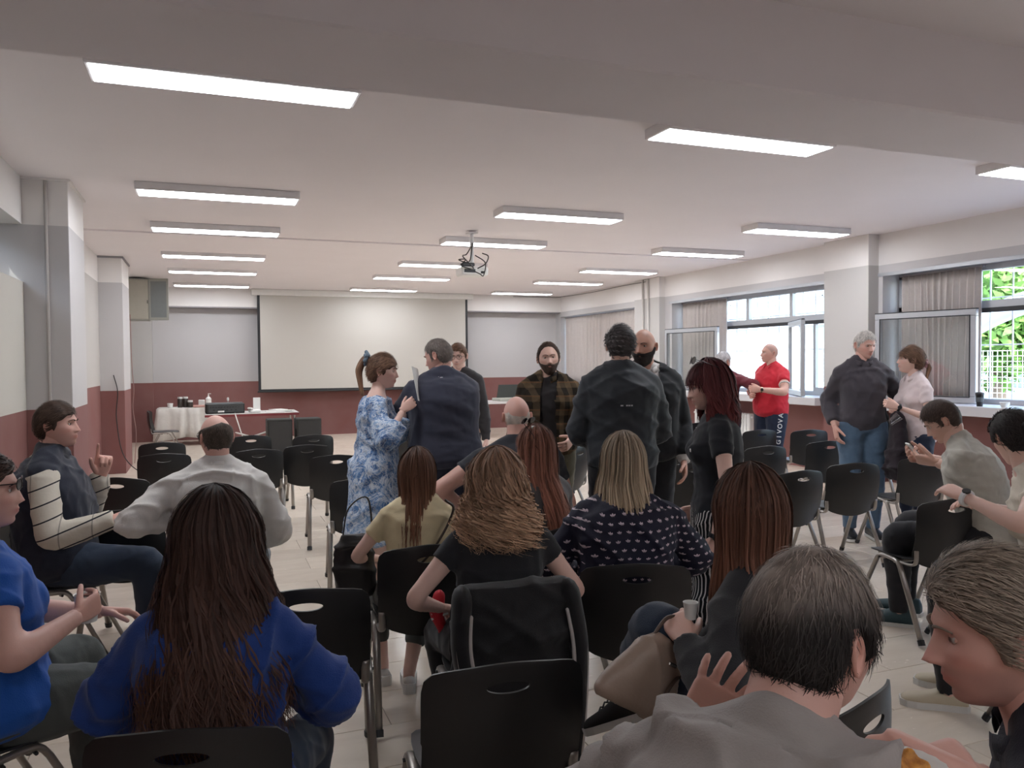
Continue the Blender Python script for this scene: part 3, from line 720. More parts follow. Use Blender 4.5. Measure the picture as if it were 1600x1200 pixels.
chair_px(567, 750, R(-6), 'black chair directly below the floral dress', GL)
chair_px(525, 713, R(-4), 'black chair left of the floral dress, second behind it', GL)
chair_px(480, 697, R(-3), 'black chair in front of the right dark loudspeaker', GL)
chair_px(490, 681, R(2), 'far black chair under the lower left corner of the screen', GL)
chair_px(588, 679, R(-4), 'black chair partly hidden behind the floral dress', GL)
chair_px(392, 682, R(3), 'far black chair in front of the left loudspeaker', GL)
chair_px(253, 693, R(1), 'far black chair in front of the side-on chair and cloth table', GL)
chair_px(256, 711, R(-3), 'black chair between the gesturing man and the bald man in white', GL)
chair_px(404, 704, R(0), 'black chair just past the shoulder of the bald man in white', GL)
chair_px(182, 749, R(-24), 'black chair below the raised hand of the gesturing man', GL)
chair_px(186, 801, R(-10), 'black chair under the elbow of the bald man in white', GL)
chair_px(700, 741, R(-6), 'black chair between the yellow top and the curly blonde hair', GL)
chair_px(622, 672, R(-4), 'far black chair between the floral dress and the dark suit', GL)
chair_px(478, 926, R(-9), 'black chair right beside the woman with very long dark hair', GL)
chair_px(793, 1043, R(-6), 'large empty black chair in the foreground centre', GL)
chair_px(925, 668, R(-20), 'black chair between the plaid shirt and the black jacket', GL)
chair_px(905, 700, R(30), 'chair near the watch hand of the man in the plaid shirt', GL)
chair_px(231, 643, R(-92), 'dark chair standing side-on beside the cloth table')
# ================================================================== PEOPLE
def smoothstep(a, b, x):
    t = np.clip((x-a)/(b-a), 0, 1); return t*t*(3-2*t)
_ico = {}
def ico(n):
    if n not in _ico:
        bm = bmesh.new(); bmesh.ops.create_icosphere(bm, subdivisions=n, radius=1.0)
        V = np.array([v.co[:] for v in bm.verts]); F = [tuple(v.index for v in f.verts) for f in bm.faces]; bm.free()
        V = V+np.array([0, .42, 0]); V /= np.linalg.norm(V, axis=1)[:, None]
        _ico[n] = (V, F)
    return _ico[n]
def g2(x, s): return np.exp(-(x/s)**2)
def head_surface(D, fem=False, full=0.0, nz=1.0):
    """skull and face from unit directions; face looks along +y"""
    x, y, z = D[:, 0]*.076, D[:, 1]*.096, D[:, 2]*.116
    fr = smoothstep(-.1, .5, D[:, 1]); lo = smoothstep(.01, -.116, z)
    x = x*(1-(.34 if fem else .25)*(1-full)*lo**1.2); x = x*(1+.04*g2(z-.05, .04)*(1-fr))
    bk = smoothstep(.1, -.6, D[:, 1]); y = np.where(y < 0, y*(1-.45*lo*bk), y); y = y*(1+.05*bk*smoothstep(0, .06, z))
    y = y+(.036 if not fem else .031)*lo**1.4*fr*g2(x, .05)
    ax = np.abs(x)
    y = y+fr*((.0035 if fem else .006)*g2(z-.030, .010)*g2(ax-.024, .022)+.003*g2(z-.045, .02)*g2(x, .04))
    y = y-fr*.0090*g2(z-.010, .013)*g2(ax-.031, .016)
    t = np.clip((.024-z)/.052, 0, 1); drop = np.where(z < -.028, np.exp(-((z+.028)/.0065)**2), 1.0)
    nose = nz*(.021 if fem else .025)*t**1.15*drop*g2(x, .0075+.0065*t)*(z < .026)
    wing = .008*g2(ax-.013, .0065)*g2(z+.030, .008)
    y = y+fr*(nose+wing)
    y = y+fr*(.0065*g2(z+.056, .013)*g2(x, .024)-.003*g2(z+.057, .003)*g2(x, .024)-.004*g2(z+.077, .007)*g2(x, .02)+.006*g2(z+.098, .015)*g2(x, .02)-.003*g2(z+.043, .005)*g2(x, .006))
    s = np.sign(x)
    x = x+s*fr*.004*g2(z+.012, .018)*g2(ax-.055, .018)
    y = y+fr*(.003+.004*full)*g2(z+.02, .02)*g2(ax-.042, .018)
    return np.stack([x, y, z], 1)
def face_tint(P, lips=(.84, .62, .62), stubble=0, cheek=.10, scalp=0):
    x, y, z = P[:, 0], P[:, 1], P[:, 2]; T = np.ones((len(P), 3)); f = (y > .04)
    m = (g2(z+.057, .0085)*g2(x, .023)*f)[:, None]; m = np.clip(m*1.6, 0, 1); T = T*(1-m)+np.array(lips)*m
    c = ((g2(np.abs(x)-.045, .02)*g2(z+.02, .022)+g2(x, .012)*g2(z+.022, .015))*f*cheek)[:, None]; T = T*(1-c*np.array([0.0, 1.0, .9]))
    e = (g2(z-.012, .010)*g2(np.abs(x)-.031, .014)*f*.28)[:, None]; T = T*(1-e)
    if scalp:
        az = np.abs(np.arctan2(x, y)); zl = np.interp(az, [0, .8, 1.2, 1.5, 1.8, 3.15], [.085, .06, .03, .0, -.03, -.07]); b = smoothstep(-.01, .012, z-zl)[:, None]*scalp; T = T*(1-b*np.array([.55, .5, .45]))
    if stubble:
        b = (smoothstep(-.025, -.05, z)*smoothstep(-.03, .03, y)*(1-.9*g2(z+.057, .009)*g2(x, .025)))[:, None]*stubble; T = T*(1-b*np.array([.75, .72, .66]))
    return T
def ear(sx):
    V = []; F = []; nr, na = 5, 16
    for side in (0, 1):
        for j in range(nr):
            r = (j+.15)/(nr-.85)
            for i in range(na):
                a = i*2*PI/na; c, s = math.cos(a), math.sin(a)
                yy = .0175*r*c*(1-.25*(s < 0)*abs(s)); zz = .0285*r*s
                xx = .010*r*r+(.004*math.exp(-((r-.85)/.2)**2) if side == 0 else -.004)-(.25*yy)+.004*(1-r)*(side == 0)*-1
                V.append((sx*(.0725+xx*1.2+(.0)), yy-.008-.006*(s > 0)*abs(s), zz-.004))
    b = nr*na
    for sd in (0, 1):
        o = sd*b
        for j in range(nr-1):
            for i in range(na): F.append((o+j*na+i, o+j*na+(i+1) % na, o+(j+1)*na+(i+1) % na, o+(j+1)*na+i))
        F.append(tuple(o+i for i in range(na)))
    e = (nr-1)*na
    for i in range(na): F.append((e+i, e+(i+1) % na, b+e+(i+1) % na, b+e+i))
    return np.array(V), F
def rotz(a): c, s = math.cos(a), math.sin(a); return np.array([[c, -s, 0], [s, c, 0], [0, 0, 1]])
def rotx(a): c, s = math.cos(a), math.sin(a); return np.array([[1, 0, 0], [0, c, -s], [0, s, c]])
def roty(a): c, s = math.cos(a), math.sin(a); return np.array([[c, 0, s], [0, 1, 0], [-s, 0, c]])

def remesh(parts, vox, smooth=2, wr=0.0, wseed=0, wscale=1.0):
    """closed shapes -> one continuous skin (numpy verts, quads)"""
    m = MB()
    for v, f in parts: m.add(v, f)
    me = bpy.data.meshes.new('t'); me.from_pydata(np.concatenate(m.v).tolist(), [], m.f); me.update(); recalc_parts = False
    o = bpy.data.objects.new('t', me); COL.objects.link(o)
    md = o.modifiers.new('r', 'REMESH'); md.mode = 'VOXEL'; md.voxel_size = vox; md.adaptivity = 0
    dg = bpy.context.evaluated_depsgraph_get(); ev = o.evaluated_get(dg); m2 = ev.to_mesh()
    n = len(m2.vertices); V = np.empty(n*3); m2.vertices.foreach_get('co', V); V = V.reshape(-1, 3)
    nf = len(m2.polygons); ls = np.empty(nf, int); m2.polygons.foreach_get('loop_total', ls); li = np.empty(int(ls.sum()), int); m2.loops.foreach_get('vertex_index', li)
    E = np.empty(len(m2.edges)*2, int); m2.edges.foreach_get('vertices', E); E = E.reshape(-1, 2)
    st = np.concatenate([[0], np.cumsum(ls)[:-1]])
    F = [tuple(li[a:a+k]) for a, k in zip(st, ls)]
    ev.to_mesh_clear(); bpy.data.objects.remove(o); bpy.data.meshes.remove(me)
    deg = np.bincount(E.ravel(), minlength=n).astype(float)[:, None]; deg[deg == 0] = 1
    def lap(X):
        S = np.zeros_like(X)
        for k in range(X.shape[1]): S[:, k] = np.bincount(E[:, 0], X[E[:, 1], k], n)+np.bincount(E[:, 1], X[E[:, 0], k], n)
        return S/deg
    for _ in range(smooth):
        V = V+.55*(lap(V)-V); V = V-.42*(lap(V)-V)*.6
    if wr:
        g = np.random.default_rng(wseed); N = vnormals(V, F); h = np.zeros(n)
        for k in range(7):
            d = g.normal(0, 1, 3)*np.array([.7, .7, 1.3]); d = nrm(d)*g.uniform(22, 60)/wscale; ph = g.uniform(0, 6); d2 = g.normal(0, 1, 3)*9
            a = V@d+ph+1.6*np.sin(V@d2+ph*2); h += 1.5*(1-np.abs(np.sin(a*.5)))**3.2/(1+.22*k)*np.clip(.5+.9*np.sin(V@(g.normal(0, 1, 3)*7)+ph), 0, 1)
        h -= h.mean(); V = V+N*(h*wr)[:, None]
    return V, F
def vnormals(V, F):
    A = np.array([f[:4] if len(f) >= 4 else (*f, f[-1]) for f in F]); a = V[A[:, 2]]-V[A[:, 0]]; b = V[A[:, 3]]-V[A[:, 1]]; c = np.cross(a, b)
    N = np.zeros_like(V)
    for k in range(4): np.add.at(N, A[:, k], c)
    N /= np.maximum(np.linalg.norm(N, axis=1)[:, None], 1e-12)
    return N if np.sum(N*(V-V.mean(0))) > 0 else -N
# ---------------- hands
_hands = {}
def hand(pose):
    if pose in _hands: return _hands[pose]
    curl, spread, th = {'relax': ((18, 22, 16), 3, 25), 'grip': ((48, 62, 40), 1, 50), 'flat': ((6, 8, 6), 4, 18), 'open': ((14, 16, 10), 12, 8), 'point': ((8, 10, 8), 3, 40), 'hold': ((34, 38, 24), 2, 45)}[pose]
    parts = []
    pal = []
    for (y, w, d, zz) in ((-.02, .026, .019, 0), (.0, .027, .0185, 0), (.03, .036, .0165, 0), (.06, .040, .0145, 0), (.088, .040, .0125, 0), (.098, .036, .009, 0)):
        a = np.arange(16)*2*PI/16; c, s = np.cos(a), np.sin(a); k = (np.abs(c)**2.8+np.abs(s)**2.8)**(-1/2.8)
        pal.append(np.stack([w*c*k, np.full(16, y), d*s*k+zz], 1))
    V = np.vstack(pal); n = len(pal); F = [(j*16+i, j*16+(i+1) % 16, (j+1)*16+(i+1) % 16, (j+1)*16+i) for j in range(n-1) for i in range(16)]+[tuple(range(16))[::-1], tuple((n-1)*16+i for i in range(16))]
    parts.append((V, F))
    for fi, (x, L, r) in enumerate(((-.029, .074, .0088), (-.010, .082, .0090), (.010, .076, .0087), (.029, .058, .0078))):
        cc = [q*(1+.08*fi) for q in curl]
        if pose == 'point': cc = (6, 8, 6) if fi == 0 else (70, 85, 50)
        a = 0; p = np.array([x, .082, 0.0]); pts = [p-np.array([0, .02, 0]), p.copy()]; sp = R(spread)*(1.5-fi)*-1
        for k, fr in enumerate((.45, .31, .24)):
            a += R(cc[k]); d = np.array([math.sin(sp)*math.cos(a), math.cos(sp)*math.cos(a), -math.sin(a)]); pts.append(pts[-1]+d*L*fr*.5); pts.append(pts[-1]+d*L*fr*.5)
        rr = [r, r*1.06, r, r*1.02, r*.94, r*.95, r*.88, r*.78]
        parts.append(tube(pts, rr, 9))
    t0 = np.array([-.020, .012, -.003]); a1 = R(th); d1 = nrm((-math.cos(a1)*.75, .75, -math.sin(a1)*.7)); d2 = nrm((-.25 if pose != 'grip' else .25, .9, -.35-math.sin(a1)*.4))
    p1 = t0+d1*.042; p2 = p1+nrm(d1*.4+d2)*.034; p3 = p2+d2*.026
    parts.append(tube([t0, (t0+p1)/2, p1, (p1+p2)/2, p2, p3], [.015, .0135, .0115, .0105, .0105, .0085], 9))
    _hands[pose] = remesh(parts, .0036, 1); return _hands[pose]
def ik(S, W, a, b, pole):
    S = np.array(S, float); W = np.array(W, float); d = np.linalg.norm(W-S); u = (W-S)/d; d = min(max(d, abs(a-b)+.01), (a+b)*.995)
    c = (a*a-b*b+d*d)/(2*d); h = math.sqrt(max(a*a-c*c, 0)); p = np.array(pole, float); p = nrm(p-u*np.dot(p, u)); return S+u*c+p*h, S+u*d
def lerp_path(pts, rads, sub=4):
    P = []; Q = []
    for i in range(len(pts)-1):
        for t in np.linspace(0, 1, sub, endpoint=False):
            P.append(np.array(pts[i])*(1-t)+np.array(pts[i+1])*t); Q.append(rads[i]*(1-t)+rads[i+1]*t)
    P.append(np.array(pts[-1])); Q.append(rads[-1]); P = np.array(P); 
    for _ in range(2): P[1:-1] = P[1:-1]*.5+(P[:-2]+P[2:])*.25
    return P, np.array(Q)
def ellipse_loft(rings, k=24):
    """rings: (centre, right*w, fwd*d) -> closed loft"""
    a = np.arange(k)*2*PI/k; c, s = np.cos(a), np.sin(a); e = (np.abs(c)**2.35+np.abs(s)**2.35)**(-1/2.35)
    V = np.vstack([ce+np.outer(c*e, r)+np.outer(s*e, f) for ce, r, f in rings]); n = len(rings)
    F = [(j*k+i, j*k+(i+1) % k, (j+1)*k+(i+1) % k, (j+1)*k+i) for j in range(n-1) for i in range(k)]+[tuple(range(k))[::-1], tuple((n-1)*k+i for i in range(k))]
    return V, F
MALE = ((-.15, .10, .085, 0), (-.07, .155, .112, -.005), (.05, .165, .115, 0), (.22, .150, .106, .004), (.40, .150, .110, .006), (.60, .166, .118, .006), (.76, .172, .110, 0), (.87, .158, .088, -.006), (.95, .105, .070, -.008), (1.02, .060, .058, -.006))
FEMALE = ((-.15, .10, .09, 0), (-.07, .168, .120, -.008), (.05, .170, .118, -.004), (.25, .130, .096, .004), (.42, .130, .098, .006), (.60, .146, .106, .006), (.76, .150, .100, 0), (.87, .138, .080, -.006), (.95, .088, .062, -.008), (1.02, .050, .050, -.006))
def torso_sections(sp, s, girth, belly, inflate=0, t0=-9, t1=9, flare=None):
    out = []
    tab = sp['tab']; ts = np.linspace(max(t0, tab[0][0]), min(t1, tab[-1][0]), 16)
    TT = np.array(tab)
    for t in ts:
        w = np.interp(t, TT[:, 0], TT[:, 1])*s; d = np.interp(t, TT[:, 0], TT[:, 2])*s; yo = np.interp(t, TT[:, 0], TT[:, 3])*s
        k = math.exp(-((t-.2)/.34)**2); gg = 1+(girth-1)*(1 if t < .85 else max(0, 1-(t-.85)/.12)*.5+.3)
        w *= gg*(1+.35*belly*k); d2 = d*gg+belly*.10*k*s*.5; yo += belly*.10*k*s*.5
        fl_ = flare(t) if flare else 0
        c, r, f = spine_at(sp, t)
        out.append((c+f*yo, r*(w+inflate+fl_), f*(d2+inflate+fl_*.8)))
    return out
def spine_at(sp, t):
    n = len(sp['c'])-1; u = min(max(t, 0), 1)*n; i = min(int(u), n-1); k = u-i
    c = sp['c'][i]*(1-k)+sp['c'][i+1]*k; d = nrm(sp['d'][i]*(1-k)+sp['d'][i+1]*k); r = nrm(sp['r'][i]*(1-k)+sp['r'][i+1]*k)
    if t < 0: c = c+d*t*sp['L']
    if t > 1: c = c+d*(t-1)*sp['L']
    f = nrm(np.cross(d, r)); return c, r, f
def head_px(px, py, dep): return at_depth(px, py, dep)

def hair_shell(P, D, F, line_front=.062, line_side=.020, line_back=-.088, thick=.014, top_bald=None, seed=0, rough=.002, sub=-.004, volume=0):
    """a cap of hair grown out of the scalp; it sinks into the skin at the hair line"""
    g = np.random.default_rng(seed); az = np.abs(np.arctan2(P[:, 0], P[:, 1])); z = P[:, 2]
    zl = np.interp(az, [0, .5, .85, 1.12, 1.28, 1.40, 1.50, 1.76, 1.90, 2.15, 3.15], [line_front, line_front-.004, line_front-.026, line_side+.004, line_side-.040, line_side-.042, line_side+.012, line_side+.008, line_side-.045, line_back+.012, line_back])
    m = smoothstep(-.006, .016, z-zl)
    if top_bald is not None: m = m*smoothstep(.008, -.008, z-np.interp(az, [0, 1.2, 2.0, 3.15], top_bald))
    h = np.zeros(len(P))
    for k in range(9):
        d = g.normal(0, 1, 3)*(30+k*22); h += np.sin(P@d+g.uniform(0, 6))/(1+k*.4)
    t_ = m*(thick*(1+volume*smoothstep(0, .08, z))+rough*h*.45)+(1-m)*sub
    C = P*np.array([1, 1, 1]); N = nrm_rows(P/np.array([.076**2, .096**2, .116**2]))
    V = P+N*t_[:, None]; keep = m > .02
    F2 = [f for f in F if keep[f[0]] or keep[f[1]] or keep[f[2]]]
    return V, F2, m, N
def nrm_rows(A): return A/np.maximum(np.linalg.norm(A, axis=-1, keepdims=True), 1e-9)
def ribbons(paths, widths, side, rndv, vend=1.0):
    """paths (n,k,3), side (n,k,3) unit: flat tapering locks; returns verts, faces, strand attribute"""
    n, k, _ = paths.shape; t = np.linspace(0, 1, k)
    w = (widths[:, None]*(np.minimum(1, (1-t)*2.5+.12))[None])[..., None]
    A = paths-side*w*.5; B = paths+side*w*.5; V = np.stack([A, B], 2).reshape(-1, 3)
    base = (np.arange(n)*k*2)[:, None]; j = np.arange(k-1)[None]*2; q = base+j
    F = np.stack([q, q+1, q+3, q+2], -1).reshape(-1, 4)
    S = np.zeros((n, k, 2, 3)); S[..., 0] = rndv[:, None, None]; S[..., 1] = t[None, :, None]*vend
    return V, F, S.reshape(-1, 3)
def build_hair(V_list, F_list, S_list, name, mat, parent):
    off = 0; V = []; F = []; S = []
    for v, f, s_ in zip(V_list, F_list, S_list):
        V.append(v); F += [tuple(int(i)+off for i in q) for q in f]; S.append(s_); off += len(v)
    me = bpy.data.meshes.new(name); V = np.concatenate(V); me.from_pydata(V.tolist(), [], F); me.materials.append(mat)
    a = me.attributes.new('strand', 'FLOAT_COLOR', 'POINT'); S = np.concatenate(S); Q = np.ones((len(V), 4)); Q[:, :3] = S; a.data.foreach_set('color', Q.ravel())
    me.polygons.foreach_set('use_smooth', [True]*len(F)); me.update()
    o = bpy.data.objects.new(name, me); COL.objects.link(o); o.parent = parent; return o
def short_strands(P, N, m, n, length, seed, flow='down', width=.003, lift=.25):
    g = np.random.default_rng(seed); ok = np.where(m > .5)[0]
    if len(ok) == 0: return None
    i = g.choice(ok, n); p0 = P[i]+g.normal(0, .002, (n, 3)); nn = N[i]
    if flow == 'down': d = np.stack([p0[:, 0]*2.5, p0[:, 1]*2.0, -np.full(n, .10)], 1)
    elif flow == 'fwd': d = np.stack([p0[:, 0]*3, np.full(n, .12), -p0[:, 2]*.0-.04+0*p0[:, 0]], 1)
    elif flow == 'side': d = np.stack([np.full(n, .16), p0[:, 1]*1.0, -np.full(n, .05)], 1)
    elif flow == 'back': d = np.stack([p0[:, 0]*2, -np.full(n, .14), -np.full(n, .06)], 1)
    d = d+g.normal(0, .035, (n, 3)); d = nrm_rows(d-nn*np.sum(d*nn, 1, keepdims=True)); L = length*g.uniform(.6, 1.3, n)[:, None]
    k = 4; ts = np.linspace(0, 1, k); pts = []
    for t in ts: pts.append(p0+d*L*t+nn*(L*lift*math.sin(t*1.6)*.6)-nn*L*.35*t*t*(L/.09)+np.array([0, 0, -1])*0)
    pts = np.stack(pts, 1); side = nrm_rows(np.cross(d, nn))[:, None].repeat(k, 1)
    return ribbons(pts, width*g.uniform(.6, 1.3, n), side, g.uniform(0, 1, n), .6)
def long_hair(spec, seed, det=1.0):
    """scalp-to-shoulder curtain in the yaw frame of the head (z up, y = face direction)"""
    g = np.random.default_rng(seed); Lz = spec['len']; gap = R(spec.get('gap', 62)); W = spec.get('w', .10); Bk = spec.get('back', .115); wave = spec.get('wave', .006); fr = spec.get('freq', 3.0)
    flare = spec.get('flare', .02); vol = spec.get('vol', .018); part = spec.get('part', 0.0); kick = spec.get('kick', 0.0)
    def surf(az, v, off):
        # az measured from the back (0) to the sides; v 0 crown .. 1 tip
        va = .36; rx = .078+vol; ry = .100+vol; rz = .118+vol
        a1 = np.clip(v/va, 0, 1); phi = a1*R(98)
        cx = part*(1-a1)
        sx = np.sin(az); cy = -np.cos(az)
        x1 = cx+rx*np.sin(phi)*sx; y1 = ry*np.sin(phi)*cy; z1 = rz*np.cos(phi)
        b = np.clip((v-va)/(1-va), 0, 1); zz = -rz*.14-(Lz-rz*.14)*b
        wx = np.interp(b, [0, .25, .6, 1], [rx, W, W+flare*.8, W+flare]); wy = np.interp(b, [0, .25, .6, 1], [ry, Bk*.95, Bk+kick*.7, Bk+kick])
        x2 = wx*sx; y2 = wy*cy*np.where(cy < 0, 1, .75)-spec.get('yshift', 0)*b
        low = v > va
        x = np.where(low, x2, x1); y = np.where(low, y2, y1); z = np.where(low, zz, z1)
        return np.stack([x*(1+off/.1), y*(1+off/.1), z+np.where(low, 0, off)], -1)
    n = int(spec.get('n', 1500)*det); k = 16; v = np.linspace(0, 1, k)[None]; lim = PI-gap
    az = g.uniform(-1, 1, n); az = np.sign(az)*np.abs(az)**.95*lim; az = az[:, None]
    crown_spread = np.clip(v/.36, 0, 1)**.6; ln = g.uniform(1-spec.get('rag', .12), 1.03, n)[:, None]
    cl = np.round(az*spec.get('clump', 9))/spec.get('clump', 9)+.08*np.sin(np.round(az*9)*7.1)
    azv = az+(cl-az)*.5*np.clip((v-.4)/.6, 0, 1)
    ph = np.sin(cl*53.1)*6+g.normal(0, .5, (n, 1)); amp = wave*np.clip((v-.15)/.5, 0, 1)*(1+.3*g.normal(0, 1, (n, 1)))
    off = g.uniform(-.008, .006, (n, 1))+.004*np.sin(cl*31)+spec.get('frizz', .004)*g.normal(0, 1, (n, 1))*v
    p = surf(azv+amp/.1*np.sin(v*fr*2*PI+ph), v*ln, off+amp*.8*np.cos(v*fr*2*PI+ph))
    tan = nrm_rows(np.gradient(p, axis=1)); rad = nrm_rows(np.stack([np.sin(azv), -np.cos(azv), np.full_like(azv, .15+.0)], -1)); rad[:, :3] = nrm_rows(p[:, :3]+1e-6)
    side = nrm_rows(np.cross(tan, rad)); tw = g.normal(0, .35, (n, 1, 1)); side = nrm_rows(side+rad*tw)
    out = [ribbons(p, spec.get('sw', .006)*g.uniform(.5, 1.4, n), side, g.uniform(0, 1, n)*.6+.4*(.5+.5*np.sin(cl[:, 0]*41)))]
    # under-surface that closes the mass
    na, nv = 40, 18; A = np.linspace(-lim, lim, na)[:, None]; vv = np.linspace(0, .93, nv)[None]
    q = surf(A+0*vv, vv+0*A, -.012+.004*np.sin(A*9)*np.clip(vv-.3, 0, 1)); V = q.reshape(-1, 3)
    F = [(i*nv+j, (i+1)*nv+j, (i+1)*nv+j+1, i*nv+j+1) for i in range(na-1) for j in range(nv-1)]
    S = np.zeros((na, nv, 3)); S[..., 0] = .12; S[..., 1] = vv; out.append((V, F, S.reshape(-1, 3)))
    return out

def merge(lst):
    m = MB()
    for it in lst: m.add(*it)
    return m
SHOE = {}
def shoe_mesh(s, heel=.0):
    rings = []
    for (y, w, h, z) in ((-.075, .028, .030, .035), (-.065, .036, .045, .045), (-.03, .038, .048, .048), (.03, .040, .044, .044), (.08, .046, .034, .034), (.13, .050, .027, .028), (.17, .044, .022, .024), (.19, .026, .015, .020)):
        rings.append((np.array([0, y, z])*s, np.array([w, 0, 0])*s, np.array([0, 0, h])*s))
    return ellipse_loft(rings, 16)
def sole_mesh(s, th=.022):
    V = []; prof = ((-.082, .024), (-.07, .037), (-.02, .040), (.03, .041), (.08, .048), (.13, .053), (.17, .046), (.196, .026))
    pts = [(w, y) for y, w in prof]+[(-w, y) for y, w in prof[::-1]]; n = len(pts)
    V = [(x*s, y*s, 0) for x, y in pts]+[(x*s*1.0, y*s, th) for x, y in pts]
    F = [tuple(range(n))[::-1], tuple(range(n, 2*n))]+[(i, (i+1) % n, n+(i+1) % n, n+i) for i in range(n)]
    return np.array(V), F

SKIN = {'fair': (226, 190, 176), 'mid': (212, 174, 158), 'tan': (198, 154, 136), 'ruddy': (218, 174, 160)}
def glasses_mesh(sun=False, up=False):
    """frame in head coordinates (lenses in front of the eyes)"""
    m = MB()
    for sx in (-1, 1):
        a = np.arange(17)*2*PI/16; pts = np.stack([sx*.032+.025*np.cos(a), .103+0*a-.004*np.cos(a)*sx, .008+.019*np.sin(a)], 1)
        m.tube(pts, .0018, 5); m.tube([(sx*.057, .10, .012), (sx*.074, .06, .012), (sx*.080, -.012, .006), (sx*.078, -.03, -.012)], .0018, 5)
    m.tube([(-.008, .106, .012), (.008, .106, .012)], .0018, 5); l = MB()
    for sx in (-1, 1):
        a = np.arange(16)*2*PI/16; pts = np.stack([sx*.032+.024*np.cos(a), .103+0*a-.004*np.cos(a)*sx, .008+.018*np.sin(a)], 1)
        l.add(np.vstack([pts, pts+np.array([0, -.002, 0])]), [tuple(range(16)), tuple(range(31, 15, -1))]+[(i, (i+1) % 16, 16+(i+1) % 16, 16+i) for i in range(16)])
    return m, l
m_lens = plain('dark_lens', (28, 26, 26), .08, spec=.8); m_gframe = plain('glasses_frame', (38, 30, 28), .3)
m_watch = plain('watch_metal', (190, 170, 140), .25, metal=.8)

